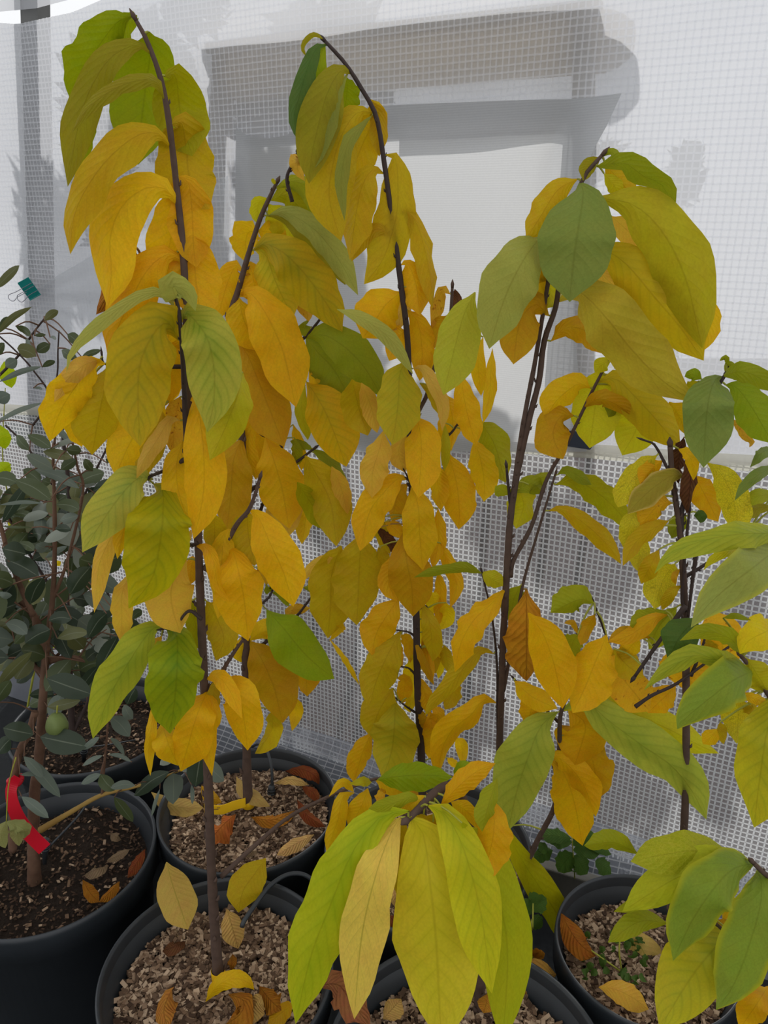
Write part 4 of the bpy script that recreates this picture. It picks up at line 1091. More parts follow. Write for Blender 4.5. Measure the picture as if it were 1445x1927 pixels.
# ================================================================== FEIJOA BUSHES AT THE LEFT
def two_sided_leaf(name, top, under):
    t = NT(name); g = t.n('NewGeometry'); sep = t.n('SeparateXYZ'); uvn = t.n('UVMap'); t.t.links.new(uvn.outputs[0], sep.inputs[0])
    u = t.math('ABSOLUTE', t.math('SUBTRACT', t.math('MULTIPLY', sep.outputs[0], 2.0), 1.0)); mid = t.ramp(u, 0, .08, 1, 0)
    nz = t.noise(60, t.n('TexCoord').outputs['Object'], 3)
    col = t.mix(g.outputs['Backfacing'], lin(top), lin(under)); col = t.mix(t.math('MULTIPLY', nz, .35), col, (.75, .8, .75), 'MULTIPLY')
    col = t.mix(t.math('MULTIPLY', mid, .45), col, (.25, .28, .2))
    b = t.bsdf(col, .38, .36, 0, t.bump(nz, .25, .001)); tr = t.n('BsdfTranslucent'); t.put(tr.inputs[0], col)
    return t.done(t.mixs(.24, b, tr.outputs[0]))
FJ = {'d': two_sided_leaf('feijoa_dark', (50, 62, 44), (112, 120, 104)), 'o': two_sided_leaf('feijoa_olive', (100, 102, 62), (110, 116, 90)),
      'g': two_sided_leaf('feijoa_grey', (104, 114, 102), (60, 76, 66)), 'p': two_sided_leaf('feijoa_pale', (140, 146, 134), (90, 100, 90)), 'm': two_sided_leaf('feijoa_mid', (74, 84, 52), (104, 112, 92))}
FT = {}
def bush(key, loc, label, Y): FT[key] = dict(root=empty('potted_feijoa', loc, label, 'bush', 'feijoa bushes in black pots'), Y=Y, pts=[]); TREES['f' + key] = dict(root=FT[key]['root'], Y=lambda py, Y=Y: Y, pts=[]); return FT[key]['root']
r = bush('a', (*PL1, 0), 'grey-green feijoa bush with peeling trunk in the near left pot, red ribbon tied on', 1.15)
make_pot(r, PL1, .200, zs=.325, mulch=False, seed=21)
r = bush('b', (*PL2, 0), 'grey-green feijoa bush in the far left pot behind the near one', 1.52)
make_pot(r, PL2, .20, zs=.325, mulch=False, seed=22)
A = 'fa'; B = 'fb'
stem(A, 'trunk', [(66, 1668), (64, 1635), (63, 1560), (66, 1480), (73, 1430), (79, 1341), (83, 1278), (87, 1216), (93, 1178), (100, 1112), (103, 1030), (102, 928), (100, 866), (106, 800)], .0150, .0016, 0, BARKR, 10, False)
stem(A, 'branch', [(88, 1225), (73, 1179), (52, 1143), (23, 1123), (-20, 1112)], .0075, .005, 0, BARKR, 8, False)
stem(A, 'branch', [(62, 1158), (31, 1085), (17, 1050), (4, 1000), (-10, 960)], .005, .003, -.01, BARKR, 8, False)
stem(A, 'trunk', [(24, 1600), (26, 1480), (36, 1415), (52, 1385), (66, 1340)], .008, .006, -.03, BARKR, 8, False)
stem(A, 'branch', [(76, 1562), (130, 1530), (192, 1496), (262, 1478), (310, 1462), (342, 1448)], .0065, .0022, -.02, STRAW, 8, False)
stem(A, 'branch', [(98, 1130), (125, 1060), (156, 928), (146, 880), (137, 835)], .0036, .0016, 0, BARKR, 8, False)
stem(A, 'branch', [(88, 1245), (133, 1237), (178, 1249), (186, 1255)], .006, .003, .01, BARKR, 8, False)
stem(A, 'branch', [(86, 1270), (60, 1250), (30, 1237), (-20, 1235)], .006, .004, .01, BARKR, 8, False)
stem(A, 'branch', [(98, 1130), (60, 880), (62, 800), (94, 750), (62, 696), (27, 658), (-10, 625)][2:], .002, .0014, .05, BARKD, 6, False)
stem(A, 'twig', [(-10, 715), (35, 669), (60, 630), (84, 599)], .0022, .0014, .0, BARKD, 6, False)
stem(A, 'twig', [(90, 790), (107, 710), (109, 660), (111, 622)], .0018, .0012, .06, BARKD, 6, False)
stem(A, 'twig', [(100, 1240), (130, 1215), (160, 1205)], .003, .002, .02, BARKR, 6, False)
stem(A, 'twig', [(192, 1496), (196, 1440), (201, 1390), (203, 1350)], .003, .002, -.02, BARKR, 6, False)
stem(B, 'trunk', [(143, 1470), (140, 1400), (134, 1340), (131, 1250), (131, 1150), (132, 1040), (133, 980), (128, 900), (118, 820), (112, 740)], .0105, .003, 0, BARKD, 8, False)
stem(B, 'branch', [(138, 1380), (180, 1290), (218, 1195), (208, 1137), (193, 1085), (174, 1012)], .005, .0026, .0, BARKD, 8, False)
stem(B, 'branch', [(132, 1060), (150, 960), (173, 901), (200, 845), (226, 790)], .004, .002, .03, BARKD, 6, False)
stem(B, 'branch', [(131, 1160), (60, 1050), (20, 980), (-20, 900)], .004, .002, .03, BARKD, 6, False)
stem(B, 'branch', [(130, 960), (90, 900), (50, 840), (10, 800)], .003, .002, .06, BARKD, 6, False)
FLEAVES = """
@ 0 700 .20761 a
m 55 460,690 250,570
m 45 270,710 150,570
o 50 655,780 390,720
g 60 480,880 240,750
g 30 640,640 420,475
g 26 665,640 880,455
p 26 470,690 700,600
m 50 600,700 740,720
m 40 840,895 770,785
m 50 550,885 690,795
g 45 720,1055 310,880
m 55 370,1000 210,880
m 70 150,1000 -60,960
m 85 460,1160 140,980
d 55 20,1370 250,1010
m 42 460,1010 380,980
m 60 720,1250 510,1200
g 50 710,1300 545,1345
p 45 440,1280 205,1350
m 35 310,1330 120,1280
p 50 635,1440 400,1540
g 60 440,1600 325,1560
g 30 410,1685 610,1580
d 95 20,1600 235,1650
m 40 310,1620 160,1550
m 80 850,1730 720,1690
d 75 820,1760 660,1960
d 40 500,1420 640,1425
g 18 390,1190 0,1205
m 13 290,1410 20,1400
g 18 385,275 -40,455
@ 0 1050 .20761 a
d 75 270,420 390,180
d 92 455,650 225,770
g 60 50,590 245,690
d 60 650,555 440,565
d 75 965,505 795,725
o 56 520,730 800,680
d 80 1065,710 890,1040
d 112 425,1090 830,1235
o 50 430,1350 730,1290
d 90 305,1600 30,1540
d 115 365,1620 790,1710
o 55 -20,1170 290,850
d 30 120,940 310,815
m 70 -40,1310 95,1110
d 70 -30,1780 95,1640
d 50 715,1210 890,980
g 70 1175,1620 1010,1440
g 50 1205,1460 1125,1330
g 30 750,1740 900,1620
g 25 1130,1790 1000,1630
g 25 745,1885 930,1790
g 20 1195,1850 985,1780
g 45 215,1800 390,1990
d 92 635,330 820,80
g 35 360,520 690,445
g 40 -40,330 110,340
d 45 -10,490 190,440
d 60 1120,580 1260,690
m 50 300,640 130,780
d 45 800,880 960,790
d 60 880,850 780,920
m 40 1180,560 1290,480
d 60 1150,1330 1230,1180
@ 0 1400 .29066 a
g 40 160,80 390,345
g 35 140,340 315,480
d 50 1095,180 868,335
g 65 1120,190 1120,390
d 75 1310,10 1265,275
g 55 1310,100 1450,240
p 30 1150,100 1035,135
m 35 740,345 860,505
g 25 655,195 525,260
m 45 650,195 745,300
g 28 875,270 715,285
g 12 1035,290 980,470
g 14 1240,265 1245,390
g 16 130,200 290,205
p 20 1240,150 1170,170
@ 0 440 .26978 a
o 28 310,605 405,535
m 36 350,770 255,825
m 40 470,700 550,765
m 22 570,860 705,810
m 36 540,870 430,810
o 24 -20,700 220,510
o 30 -40,390 135,220
o 52 250,855 120,800
m 28 -10,650 80,592
m 25 110,645 212,715
g 12 350,722 392,738
m 22 295,930 382,885
g 20 -10,1035 290,925
g 13 -10,1310 295,1180
g 20 180,730 255,825
g 10 235,1075 292,1090
m 14 240,710 320,705
m 30 -20,850 30,760
g 40 40,930 120,880
g 50 -30,1170 70,1120
m 22 750,1600 760,1560
"""
def oval(root, mat, P, hw, seed, stalk=None):
    rnd = random.Random(seed); V, F, UV = blade_data(P, hw, roll=rnd.uniform(-.35, .35), fold=rnd.uniform(.05, .25), wave=.02, table=OVAL, n=10, usec=(-1, -.5, 0, .5, 1), seed=seed)
    mid_ = len(F) // 2; q0, q1, q2 = (V[F[mid_][i]] for i in (0, 1, 2))
    if (q1 - q0).cross(q2 - q0).dot(CAM - q0) < 0: F = [f[::-1] for f in F]
    if stalk:
        tv, tf = tube_data(stalk, 5, False); b = len(V); V = V + tv; UV += [(.5, 0)] * len(tv); fm = [0] * len(F) + [1] * len(tf); F = F + [tuple(i + b for i in f) for f in tf]
    else: fm = [0] * len(F)
    o = mesh('leaf', V, F, root, (mat, BARKR), True, fm); uvl = o.data.uv_layers.new(name='UVMap')
    uvl.data.foreach_set('uv', [c for l in o.data.loops for c in UV[l.vertex_index]]); return o
mp = None; k_ = 0
for ln in FLEAVES.strip().splitlines():
    if ln[0] == '@': q = ln.split(); mp = (float(q[1]), float(q[2]), float(q[3]), q[4]); continue
    c_, w_, *pp = ln.split(); k_ += 1; rnd = random.Random(k_)
    px = [tuple(float(v) for v in p.split(',')) for p in pp]; px = [(mp[0] + x * mp[2], mp[1] + y * mp[2]) for x, y in px]
    T = TREES['f' + mp[3]]; Y = FT[mp[3]]['Y'] + rnd.uniform(-.07, .05) - (.05 if float(w_) > 55 else 0)
    if px[0][1] > 1390: Y = 1.10 + rnd.uniform(-.03, .02)
    a = at(*px[0], Y); b = at(*px[1], Y + rnd.uniform(-.025, .02)); m_ = (a + b) / 2 + Vector((0, rnd.uniform(-.006, .006), .05 * (a - b).length * rnd.uniform(.2, 1.4)))
    d, q = min(((p - a).length, i) for i, p in enumerate(T['pts'])); q = T['pts'][q]; st = None
    if .003 < d < .16: st = crspline([(*q, .0013), (*((q + a) / 2 + Vector((0, 0, .1 * d))), .0011), (*a, .0009)], 6)
    oval(T['root'], FJ[c_], [a, m_, b], float(w_) * mp[2] * fdist(m_) / FPX, k_, st)
# side twigs with paired leaves fill the bushes
cnt = {'a': 0, 'b': 0}
rnd = random.Random(99); tries = 0
while (cnt['a'] < 90 or cnt['b'] < 170) and tries < 6000:
    tries += 1; key = 'a' if cnt['a'] < 90 and rnd.random() < .4 else 'b'
    if cnt[key] >= (90 if key == 'a' else 170): continue
    T = TREES['f' + key]; p0 = rnd.choice(T['pts']); x, y = proj(p0)
    if not (-40 < x < 235 and (900 if key == 'b' else 980) < y < 1330): continue
    d = Vector((rnd.uniform(-1, 1), rnd.uniform(-.5, 1.0) if key == 'b' else rnd.uniform(-.2, 1), rnd.uniform(-.35, .6))).normalized(); L = rnd.uniform(.08, .17); p1 = p0 + d * L
    x, y = proj(p1)
    if not (-60 < x < 215 and 880 < y < 1330) or p1.y > (W0.y - .5 * p1.x) - .06: continue
    pts = [(*p0, .0016), (*((p0 + p1) / 2 + Vector((0, 0, .008))), .0013), (*p1, .0009)]; path = crspline(pts, 8); V, F = tube_data(path, 5); mesh('twig', V, F, T['root'], (BARKR,))
    side = d.orthogonal().normalized()
    for i, f in enumerate((.35, .6, .85, 1.0)):
        q = Vector(path[min(7, int(f * 7))][:3])
        for sg in ((1, -1) if f < 1 else (0,)):
            dl = (d * .6 + (Matrix.Rotation(i * 1.57, 3, d) @ side) * sg + Vector((0, 0, -.1))).normalized(); ln_ = rnd.uniform(.042, .068); e = q + dl * ln_
            x, y = proj(e)
            if x > 232 or y < 860: continue
            oval(T['root'], FJ[rnd.choice('ddmmoogp')], [q, (q + e) / 2 + Vector((0, 0, .003)), e], ln_ * rnd.uniform(.24, .34), tries * 7 + i)
            cnt[key] += 1
# fruit and wilted bud on the near bush
GREENF = plain('feijoa_skin', (104, 118, 62), .55, .4, .3, 40, .3)
fp = at(107, 1362, 1.12); k = fdist(fp) / FPX
V, F = [], []; ns, nr = 20, 14
for i in range(nr + 1):
    th = math.pi * i / nr
    for j in range(ns):
        a = 6.2832 * j / ns; rr = (20 * k) * math.sin(th) ** .8 * (1 + .05 * math.cos(5 * a)) * (1 - .12 * math.cos(th)); V.append(fp + Vector((rr * math.cos(a), rr * math.sin(a), 22 * k * math.cos(th))))
for i in range(nr):
    for j in range(ns): a = i * ns + j; b = i * ns + (j + 1) % ns; F.append((a, a + ns, b + ns, b))
fr = mesh('fruit', V, F, FT['a']['root'], (GREENF,)); fr['label'] = 'round ribbed green fruit'
tube('fruit_stalk', [(*at(108, 1328, 1.12), .0013), (*at(107, 1342, 1.12), .0012)], fr, (PETI,))
for i, (a, b, c_) in enumerate((((12, 1545), (2, 1570), (10, 1596)), ((12, 1545), (30, 1560), (36, 1592)), ((14, 1545), (44, 1560), (46, 1578)))):
    o = blade('wilted_flower', FT['a']['root'], 'GL', [at(*a, 1.05), at(*b, 1.04), at(*c_, 1.045)], 11 * 1.6 / FPX, fold=.5, wave=.12, table=OVAL, seed=i); o.color = lin((150, 152, 92)) + (1,)
tube('flower_stalk', [(*at(30, 1425, 1.05), .001), (*at(16, 1480, 1.05), .001), (*at(12, 1546, 1.05), .001)], FT['a']['root'], (PETI,))
# a bright little climber behind the feijoas
vn = empty('climbing_vine', (-1.0, 1.75, 0), 'small lime-green climbing vine glowing behind the feijoa bushes', 'vine')
vst, vp = tube('stem', [(*at(40, 1400, 1.78), .003), (*at(70, 1240, 1.76), .003), (*at(98, 1195, 1.75), .0025), (*at(40, 1060, 1.78), .002), (*at(20, 960, 1.8), .002), (*at(5, 860, 1.8), .0015), (*at(10, 730, 1.8), .001)], vn, (PETI,), 40)
for i, (x, y, dx, dy, w, c_) in enumerate(((8, 640 + 40, 14, 50, 12, 'LIME'), (0, 800, 10, 45, 12, 'LIME'), (-4, 870, 22, 22, 12, 'LIME'), (20, 970, 18, 34, 11, 'LYG'), (98, 1180, 10, 26, 9, 'LIME'), (92, 1205, 12, 14, 8, 'LIME'), (2, 1225, 22, 14, 12, 'LY'), (26, 1100, 12, 20, 8, 'LIME'), (60, 1140, 8, 14, 7, 'LY'), (140, 1230, 16, 8, 6, 'LIME'), (105, 1055, 8, 10, 5, 'LY'), (112, 1255, 14, 12, 8, 'LIME'))):
    blade('leaf', vn, c_, [at(x, y, 1.77), at(x + dx * .5, y + dy * .5, 1.76), at(x + dx, y + dy, 1.77)], w * 2.2 / FPX, seed=i, table=OVAL, n=9)

# ================================================================== TAGS, TAPES, IRRIGATION
REDM = plain('red_ribbon', (188, 10, 34), .45, .4, .06, 20); YELM = plain('yellow_tape', (232, 186, 20), .5, .4, .06, 20)
INK = plain('dark_print', (120, 90, 20), .6, .3, .05, 20)
def ribbon(name, pts, wv_, mat, label, cat, group=None, n=40, parent=None):
    """pts: [Vector], wv_: width vectors at those points; a thin closed strip."""
    P = crspline([(*p, *q) for p, q in zip(pts, wv_)], n); V, F = [], []
    for i, p in enumerate(P):
        c = Vector(p[:3]); w = Vector(p[3:6]); a = Vector(P[min(i + 1, n - 1)][:3]) - Vector(P[max(i - 1, 0)][:3]); nn = a.cross(w).normalized() * .0004
        V += [c - w + nn, c + w + nn, c + w - nn, c - w - nn]
    for i in range(n - 1):
        for j in range(4): F.append((i * 4 + j, i * 4 + (j + 1) % 4, i * 4 + 4 + (j + 1) % 4, i * 4 + 4 + j))
    F += [(0, 1, 2, 3), ((n - 1) * 4 + 3, (n - 1) * 4 + 2, (n - 1) * 4 + 1, (n - 1) * 4)]
    o = mesh(name, V, F, parent, (mat,), False)
    return tag(o, label, cat, group) if label else o
pp = [(33, 1462), (24, 1475), (21, 1495), (30, 1530), (52, 1565), (84, 1598)]; ww = [5, 7, 7.5, 10, 11.5, 12]; Ys = [1.10, 1.10, 1.095, 1.09, 1.085, 1.08]
wv_ = []
for i in range(6):
    a = pp[max(0, i - 1)]; b = pp[min(5, i + 1)]; d = Vector((b[0] - a[0], -(b[1] - a[1]))).normalized()
    wv_.append(Vector((-d.y, 0, d.x)) * (ww[i] * 2.0 / FPX))
rib = empty('ribbon', at(30, 1470, 1.10), 'red plastic ribbon tied round the feijoa trunk and hanging down', 'ribbon')
ribbon('tail', [at(*p, Y) for p, Y in zip(pp, Ys)], wv_, REDM, None, None, parent=rib)
kc = at(29, 1468, 1.115); V, F = tube_data(crspline([(*(kc + Vector((.011 * math.cos(a), .011 * math.sin(a), .003 * math.sin(2 * a)))), .0042) for a in [6.2832 * q / 8 for q in range(9)]], 26), 8); mesh('knot', V, F, rib, (REDM,))
def band(name, c, r_, h, label, parent=None):
    V, F = [], []; ns = 24
    for j in range(ns):
        a = 6.2832 * j / ns
        for q, z in ((1.0, -h), (1.05, -h * .9), (1.05, h * .9), (1.0, h)): V.append(c + Vector((r_ * q * math.cos(a), r_ * q * math.sin(a), z)))
    for j in range(ns):
        for q in range(3): F.append((j * 4 + q, ((j + 1) % ns) * 4 + q, ((j + 1) % ns) * 4 + q + 1, j * 4 + q + 1))
    return mesh(name, V, F, parent, (YELM,))
tc2 = at(467, 1510, 1.33); tp = empty('plant_tag', tc2, 'yellow tape tag looped round the trunk in the second pot, tail out left', 'tag')
band('loop', tc2, .0138, .0085, None, tp)
tailp = [at(462, 1510, 1.315), at(440, 1516, 1.305), at(415, 1524, 1.298), at(384, 1521, 1.295)]
tl_ = ribbon('tail', tailp, [Vector((0, .2, 1)) * .0105] * 4, YELM, None, None, parent=tp)
for i, (x, y, w) in enumerate(((405, 1523, 8), (411, 1520, 4), (462, 1513, 3))):
    c = at(x, y, 1.291 if i < 2 else 1.314); V, F = box_data(c, Vector((1, 0, 0)), Vector((0, 1, 0)), Vector((0, 0, 1)), (w * 1.85 / FPX / 1.5, .0004, .0007)); mesh('print_mark', V, F, tl_, (INK,), False)
tag(band('trunk_tape', at(411, 1834, .92), .0112, .011, None), 'yellow tape wrapped round the trunk base in the front left pot', 'tape')
tag(band('trunk_tape', at(938, 1612, 1.165), .0105, .016, None), 'yellow tape wrapped round the slim trunk at the right of the middle pot', 'tape')
def hose(label, pts, rad, stake=None):
    e = empty('irrigation_hose', Vector(pts[-1]), label, 'hose', 'drip irrigation hoses')
    tube('hose', [(*p, rad) for p in pts], e, (RUBBER,), 40)
    if stake:
        a, b = stake; m = MB(); L = (b - a)
        m.add(*tube_data([(*a, .0065), (*(a + L * .1), .008), (*(a + L * .45), .008), (*(a + L * .5), .0055), (*b, .004)], 10))
        for q in (.15, .25, .35): m.add(*tube_data([(*(a + L * q), .0092), (*(a + L * (q + .03)), .0092)], 10))
        m.build('drip_stake', e, (PLASTIC,))
hose('thin black drip hose and stake in the second pot', [at(470, 1408, 1.50), at(486, 1400, 1.47), at(500, 1408, 1.44), at(509, 1435, 1.40), at(512, 1462, 1.385), at(511, 1482, 1.378)], .0034, (at(511, 1478, 1.378), at(509, 1535, 1.362)))
hose('black drip hose bending over the rim of the front left pot', [at(620, 1690, 1.10), at(580, 1650, 1.105), at(545, 1645, 1.10), at(510, 1665, 1.07), at(482, 1700, 1.03), at(460, 1732, .998), at(455, 1745, .99)], .0042)
hose('thin grey drip hose across the soil of the near left pot', [at(172, 1500, 1.36), at(150, 1532, 1.27), at(125, 1560, 1.22), at(96, 1590, 1.155)], .0022, (at(86, 1580, 1.15), at(84, 1625, 1.145)))
hose('thin pale drip line across the far left pot', [at(285, 1388, 1.62), at(240, 1395, 1.55), at(200, 1402, 1.52), at(165, 1406, 1.5)], .0016, (at(158, 1400, 1.5), at(158, 1440, 1.5)))

# ================================================================== FALLEN LEAVES
def fallen(code, mp, w, pts, label, z=.345, lift=(0, .012, 0), fold=.4, Y=None, wave=.06, table=PROF, roll=0.0, curl=0.0, dx=0):
    px = [(mp[0] + x * mp[2], mp[1] + y * mp[2]) for x, y in pts]; n = len(px); P = []
    for i, (x, y) in enumerate(px):
        f = i / (n - 1)
        if Y: P.append(at(x, y, Y[0] + (Y[1] - Y[0]) * f))
        else: P.append(onz(x, y, z + lift[min(len(lift) - 1, round(f * (len(lift) - 1)))]))
    hw = w * mp[2] * fdist(P[n // 2]) / FPX
    if Y is None: hw *= 1.1
    sd = int(px[0][0] * 3 + px[0][1]) % 97
    e = blade('fallen_leaf', None, code, P, hw, roll=roll, fold=fold, wave=wave, n=14, seed=sd, table=table, curl=curl, sidevec=None if Y else Vector((.1, .35, -1)).normalized())
    return tag(e, label, 'leaf', 'fallen leaves')
U_ = (180, 1380, .34602); V_ = (0, 1400, .29066); R_ = (520, 1400, .40138); S_ = (950, 1450, .34256)
fallen('TL', U_, 100, [(385, 700), (410, 800), (450, 920), (502, 1068)], 'tan-yellow leaf leaning between the left pots, tip on the wood chips', Y=(1.08, .99), fold=.2, wave=.05).color = lin((206, 170, 80)) + (1,)
fallen('MU', U_, 92, [(925, 680), (860, 770), (800, 860), (775, 975)], 'olive-yellow leaf standing against the back rim of the front left pot', Y=(1.085, 1.03), fold=.25, wave=.05)
fallen('DT', U_, 62, [(712, 955), (735, 1030), (775, 1172)], 'pale tan leaf propped behind the front left trunk', Y=(1.02, .985), fold=.35)
fallen('Y', U_, 45, [(598, 1460), (660, 1375), (740, 1335), (820, 1350), (862, 1395)], 'curled yellow leaf draped at the foot of the front left trunk', Y=(.885, .885), fold=.3)
fallen('DO', U_, 52, [(415, 1395), (385, 1450), (370, 1520), (395, 1610)], 'cupped orange-brown leaf on the front left wood chips', lift=(.05, .02, .01), fold=.7).color = lin((176, 116, 48)) + (1,)
fallen('DO', U_, 55, [(720, 1420), (800, 1450), (790, 1520), (700, 1590)], 'crumpled brown leaf just right of the front left trunk', lift=(.03, .045, .01), fold=.8, wave=.25)
fallen('DT', U_, 50, [(900, 1425), (860, 1490), (830, 1590)], 'folded tan leaf among brown ones in the front left pot', lift=(.05, .03, .01), fold=.7)
fallen('DO', U_, 55, [(890, 1375), (950, 1450), (1015, 1510)], 'dark brown curled leaf near the right rim of the front left pot', lift=(.02, .03, .02), fold=.7, wave=.2)
fallen('OD', U_, 45, [(1075, 1475), (1010, 1520), (935, 1585)], 'amber leaf lying at the right rim of the front left pot', lift=(.04, .02, .01), fold=.3)
fallen('DB', U_, 36, [(490, 1130), (430, 1160), (362, 1185)], 'small dark brown leaf flat on the front left wood chips', fold=.2)
fallen('DO', U_, 24, [(745, 1200), (738, 1250), (735, 1292)], 'tiny brown scrap behind the front left trunk base', fold=.4)
zz = .345
fallen('TY', U_, 48, [(303, 320), (380, 380), (480, 405), (585, 405)], 'tan leaf resting across the left rim of the second pot', Y=(1.33, 1.30), fold=.3).color = lin((206, 172, 96)) + (1,)
fallen('TY', U_, 38, [(765, 235), (800, 300), (870, 350), (950, 398)], 'cream curled leaf behind the banded trunk in the second pot', lift=(.03, .03, .01), fold=.5).color = lin((204, 170, 98)) + (1,)
fallen('OD', U_, 32, [(575, 285), (620, 340), (685, 378)], 'orange leaf at the left of the second pot, behind the front trunk', lift=(.02, .02, .01))
fallen('DT', U_, 24, [(970, 272), (1060, 250), (1158, 278)], 'thin tan leaf right of the drip stake in the second pot', lift=(.012, .03, .012)).color = lin((210, 170, 100)) + (1,)
fallen('RED', U_, 34, [(1030, 205), (1120, 195), (1190, 230), (1215, 280)], 'dark red-brown arched leaf at the back of the second pot', lift=(.01, .03, .01), fold=.5)
fallen('RED', U_, 26, [(1120, 285), (1180, 320), (1210, 378)], 'small russet leaf beside the back right rim of the second pot', lift=(.01, .02, .01), fold=.5)
fallen('RED', U_, 28, [(1095, 360), (1150, 445), (1248, 508)], 'dark maroon folded leaf at the right of the second pot', lift=(.02, .02, .01), fold=.8)
fallen('DO', U_, 38, [(845, 455), (960, 470), (1088, 420)], 'long brown leaf lying below the banded trunk', lift=(.01, .03, .01), fold=.5)
fallen('DO', U_, 60, [(760, 440), (690, 500), (600, 605)], 'crumpled rust-brown leaf beside the front trunk in the second pot', lift=(.04, .03, .01), fold=.6, wave=.25).color = lin((168, 92, 40)) + (1,)
fallen('DT', U_, 36, [(1188, 550), (1090, 600), (985, 662)], 'tan leaf with orange tip at the front right rim of the second pot', lift=(.03, .02, .015), fold=.3).color = lin((200, 158, 96)) + (1,)
fallen('PINK', U_, 22, [(800, 668), (840, 645), (880, 640)], 'small grey-brown leaf by the front rim of the second pot')
fallen('DO', V_, 36, [(535, 880), (580, 960), (640, 1025)], 'curled tan-brown leaf half at the front rim of the near left pot', lift=(.03, .02, .01), fold=.7)
fallen('DO', V_, 34, [(775, 890), (720, 950), (640, 1025)], 'twisted brown leaf touching the front rim of the near left pot', lift=(.04, .02, .01), fold=.7)
fallen('PINK', V_, 28, [(840, 682), (770, 720), (690, 760)], 'pinkish grey dry leaf on the dark soil', lift=(.02, .015, .008), fold=.3, table=OVAL)
fallen('PINK', V_, 40, [(700, 785), (620, 815), (545, 850)], 'larger greyish curled leaf on the dark soil of the near left pot', lift=(.015, .03, .01), fold=.5, table=OVAL)
fallen('PINK', V_, 28, [(715, 580), (750, 600), (785, 620)], 'smallest pinkish leaf near the back of the dark soil', lift=(.01, .02, .01), fold=.5, table=OVAL)
fallen('RED', V_, 36, [(940, 680), (890, 760), (825, 868)], 'red-brown leaf against the right inside wall of the near left pot', lift=(.04, .03, .01), fold=.3)
fallen('DT', R_, 34, [(550, 640), (555, 700), (560, 770)], 'tan leaf on the middle pot chips, behind the long fanned leaves', lift=(.02, .03, .01))
fallen('RED', R_, 40, [(525, 800), (550, 830), (585, 870)], 'brown leaf inside the front rim of the middle pot', lift=(.01, .03, .01), fold=.5)
fallen('DO', R_, 75, [(205, 1130), (290, 1130), (350, 1210), (440, 1320)], 'big crumpled brown leaf over the left rim of the nearest middle pot', Y=(.80, .72), fold=.5, wave=.22).color = lin((142, 88, 54)) + (1,)
fallen('DT', R_, 45, [(500, 1290), (545, 1240), (585, 1195)], 'tan leaf tucked in the nearest middle pot under the fanned leaves', lift=(.01, .02, .02))
fallen('DO', R_, 92, [(1312, 1082), (1240, 1085), (1180, 1150), (1130, 1235)], 'veined brown leaf standing at the right rim of the nearest middle pot', Y=(.93, .90), fold=.2, wave=.05).color = lin((166, 122, 54)) + (1,)
fallen('DO', R_, 40, [(990, 1170), (985, 1210), (970, 1262)], 'small orange-brown leaf under the rightmost fanned leaf', Y=(.86, .84)).color = lin((190, 130, 40)) + (1,)
fallen('TL', S_, 92, [(660, 890), (740, 960), (790, 1070), (802, 1195)], 'cream-yellow leaf standing in the right pot', Y=(1.0, .955), fold=.25, wave=.05).color = lin((224, 192, 104)) + (1,)
fallen('O', S_, 62, [(515, 1190), (600, 1200), (690, 1240), (790, 1312)], 'amber-yellow leaf lying at the front of the right pot', lift=(.03, .04, .02), fold=.2, wave=.05).color = lin((222, 172, 60)) + (1,)
fallen('DO', S_, 62, [(310, 785), (360, 880), (420, 960), (500, 1020)], 'dark orange-brown leaf inside the left rim of the right pot', lift=(.05, .03, .01), fold=.4).color = lin((150, 88, 26)) + (1,)

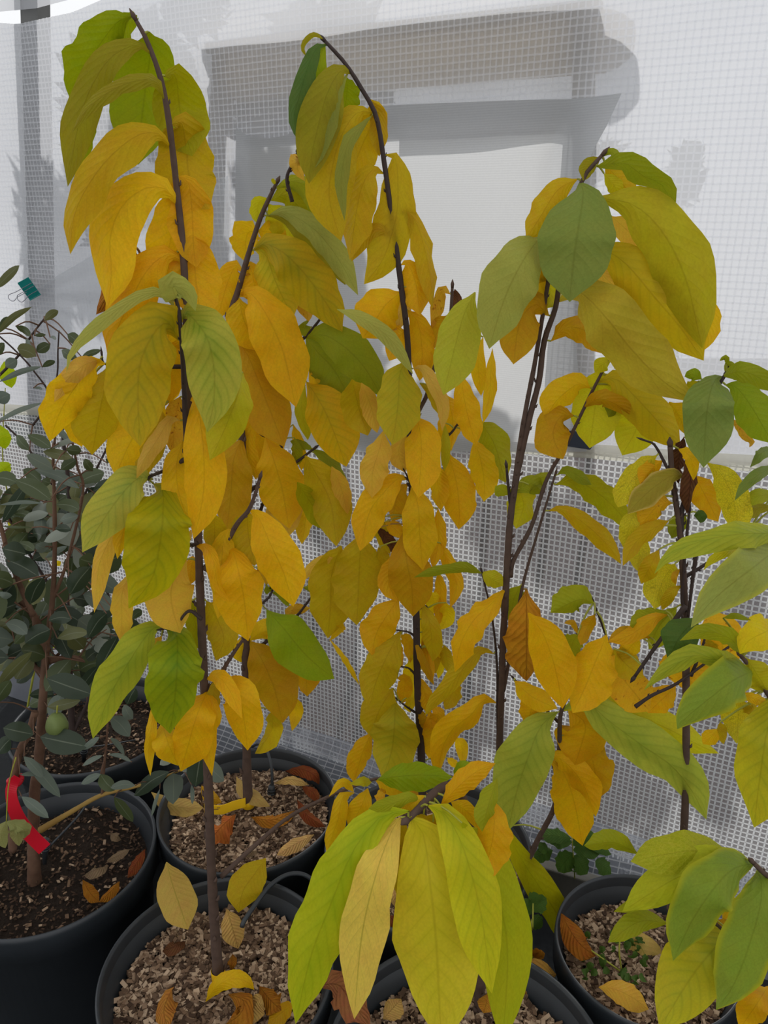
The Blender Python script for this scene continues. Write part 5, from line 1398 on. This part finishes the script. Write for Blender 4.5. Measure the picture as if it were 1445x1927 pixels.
# ================================================================== WEEDS AND FLOWER
def weed(name, base, stems, label, cat='weed', code='WEED'):
    e = empty(name, base, label, cat)
    for i, (pts, lv) in enumerate(stems):
        tube('stem', [(*p, .0014) for p in pts], e, (PETI,), 14, 6)
        for j, (a, b, w) in enumerate(lv):
            m_ = (a + b) / 2 + Vector((0, 0, .004)); blade('leaf', e, code, [a, m_, b], w, fold=.15, wave=.13, table=OVAL, n=11, seed=i * 5 + j, sidevec=Vector((.1, .5, -.85)).normalized())
b0 = onz(1082, 1672, .02); T_ = lambda x, y, Y=1.36: at(x, y, Y)
lv = [((1076, 1585), (1030, 1580), 15), ((1076, 1590), (1120, 1570), 15), ((1078, 1605), (1050, 1640), 18), ((1078, 1600), (1130, 1605), 14), ((1075, 1578), (1010, 1572), 13), ((1080, 1610), (1105, 1645), 18), ((1076, 1575), (1090, 1560), 13), ((1120, 1620), (1150, 1645), 15), ((1105, 1590), (1150, 1608), 9), ((1040, 1600), (1005, 1618), 13), ((1030, 1605), (1012, 1590), 10)]
weed('nettle', b0, [([b0, T_(1080, 1630), T_(1076, 1575)], [(T_(*a), T_(*b), w * 1.85 / FPX) for a, b, w in lv])], 'green toothed weed growing between the pots and the wall foot')
b1 = onz(1000, 1730, .01); T1_ = lambda x, y: at(x, y, 1.03)
lv = [((1000, 1720), (978, 1700), 13), ((1000, 1715), (1028, 1690), 14), ((1000, 1730), (1020, 1745), 12), ((998, 1740), (980, 1760), 11), ((1005, 1700), (1010, 1680), 11), ((1000, 1760), (975, 1780), 8)]
weed('nettle', b1, [([b1, T1_(1002, 1750), T1_(1003, 1700)], [(T1_(*a), T1_(*b), w * 1.6 / FPX) for a, b, w in lv])], 'dim weed in the dark gap left of the right pot')
b2 = onz(1170, 1830, .335); G2 = lambda x, y, h=.36: onz(x, y, h)
lv = []; rq = random.Random(5)
for i in range(26):
    x, y = rq.uniform(1085, 1215), rq.uniform(1765, 1850); lv.append((G2(x, y, .35), G2(x + rq.uniform(-14, 14), y + rq.uniform(-10, 8), .362), rq.uniform(5, 9) * 1.6 / FPX))
weed('chickweed', b2, [([b2, G2(1150, 1815), G2(1100, 1780)], lv), ([b2, G2(1165, 1790, .38), G2(1168, 1755, .41)], [(G2(1166, 1775, .39), G2(1150, 1765, .40), .006), (G2(1167, 1765, .4), G2(1182, 1755, .41), .006)])], 'low blue-green weeds sprouting on the right pot chips')
fl = at(1005, 1790, .99); fe = empty('nasturtium', fl, 'small orange flower between the nearest middle pot and the right pot', 'flower')
tube('stem', [(*at(1000, 1830, .99), .0015), (*at(1003, 1800, .99), .0015)], fe, (PETI,))
for i in range(5):
    a = -.9 + i * .45; d = Vector((math.sin(a), -.25, math.cos(a))); o = blade('petal', fe, 'OD', [at(1003, 1800, .99), at(1003, 1800, .99) + d * .012, at(1003, 1800, .99) + d * .024], .008, fold=.2, wave=.1, table=OVAL, n=8, seed=i); o.color = lin((196, 130, 40)) + (1,)
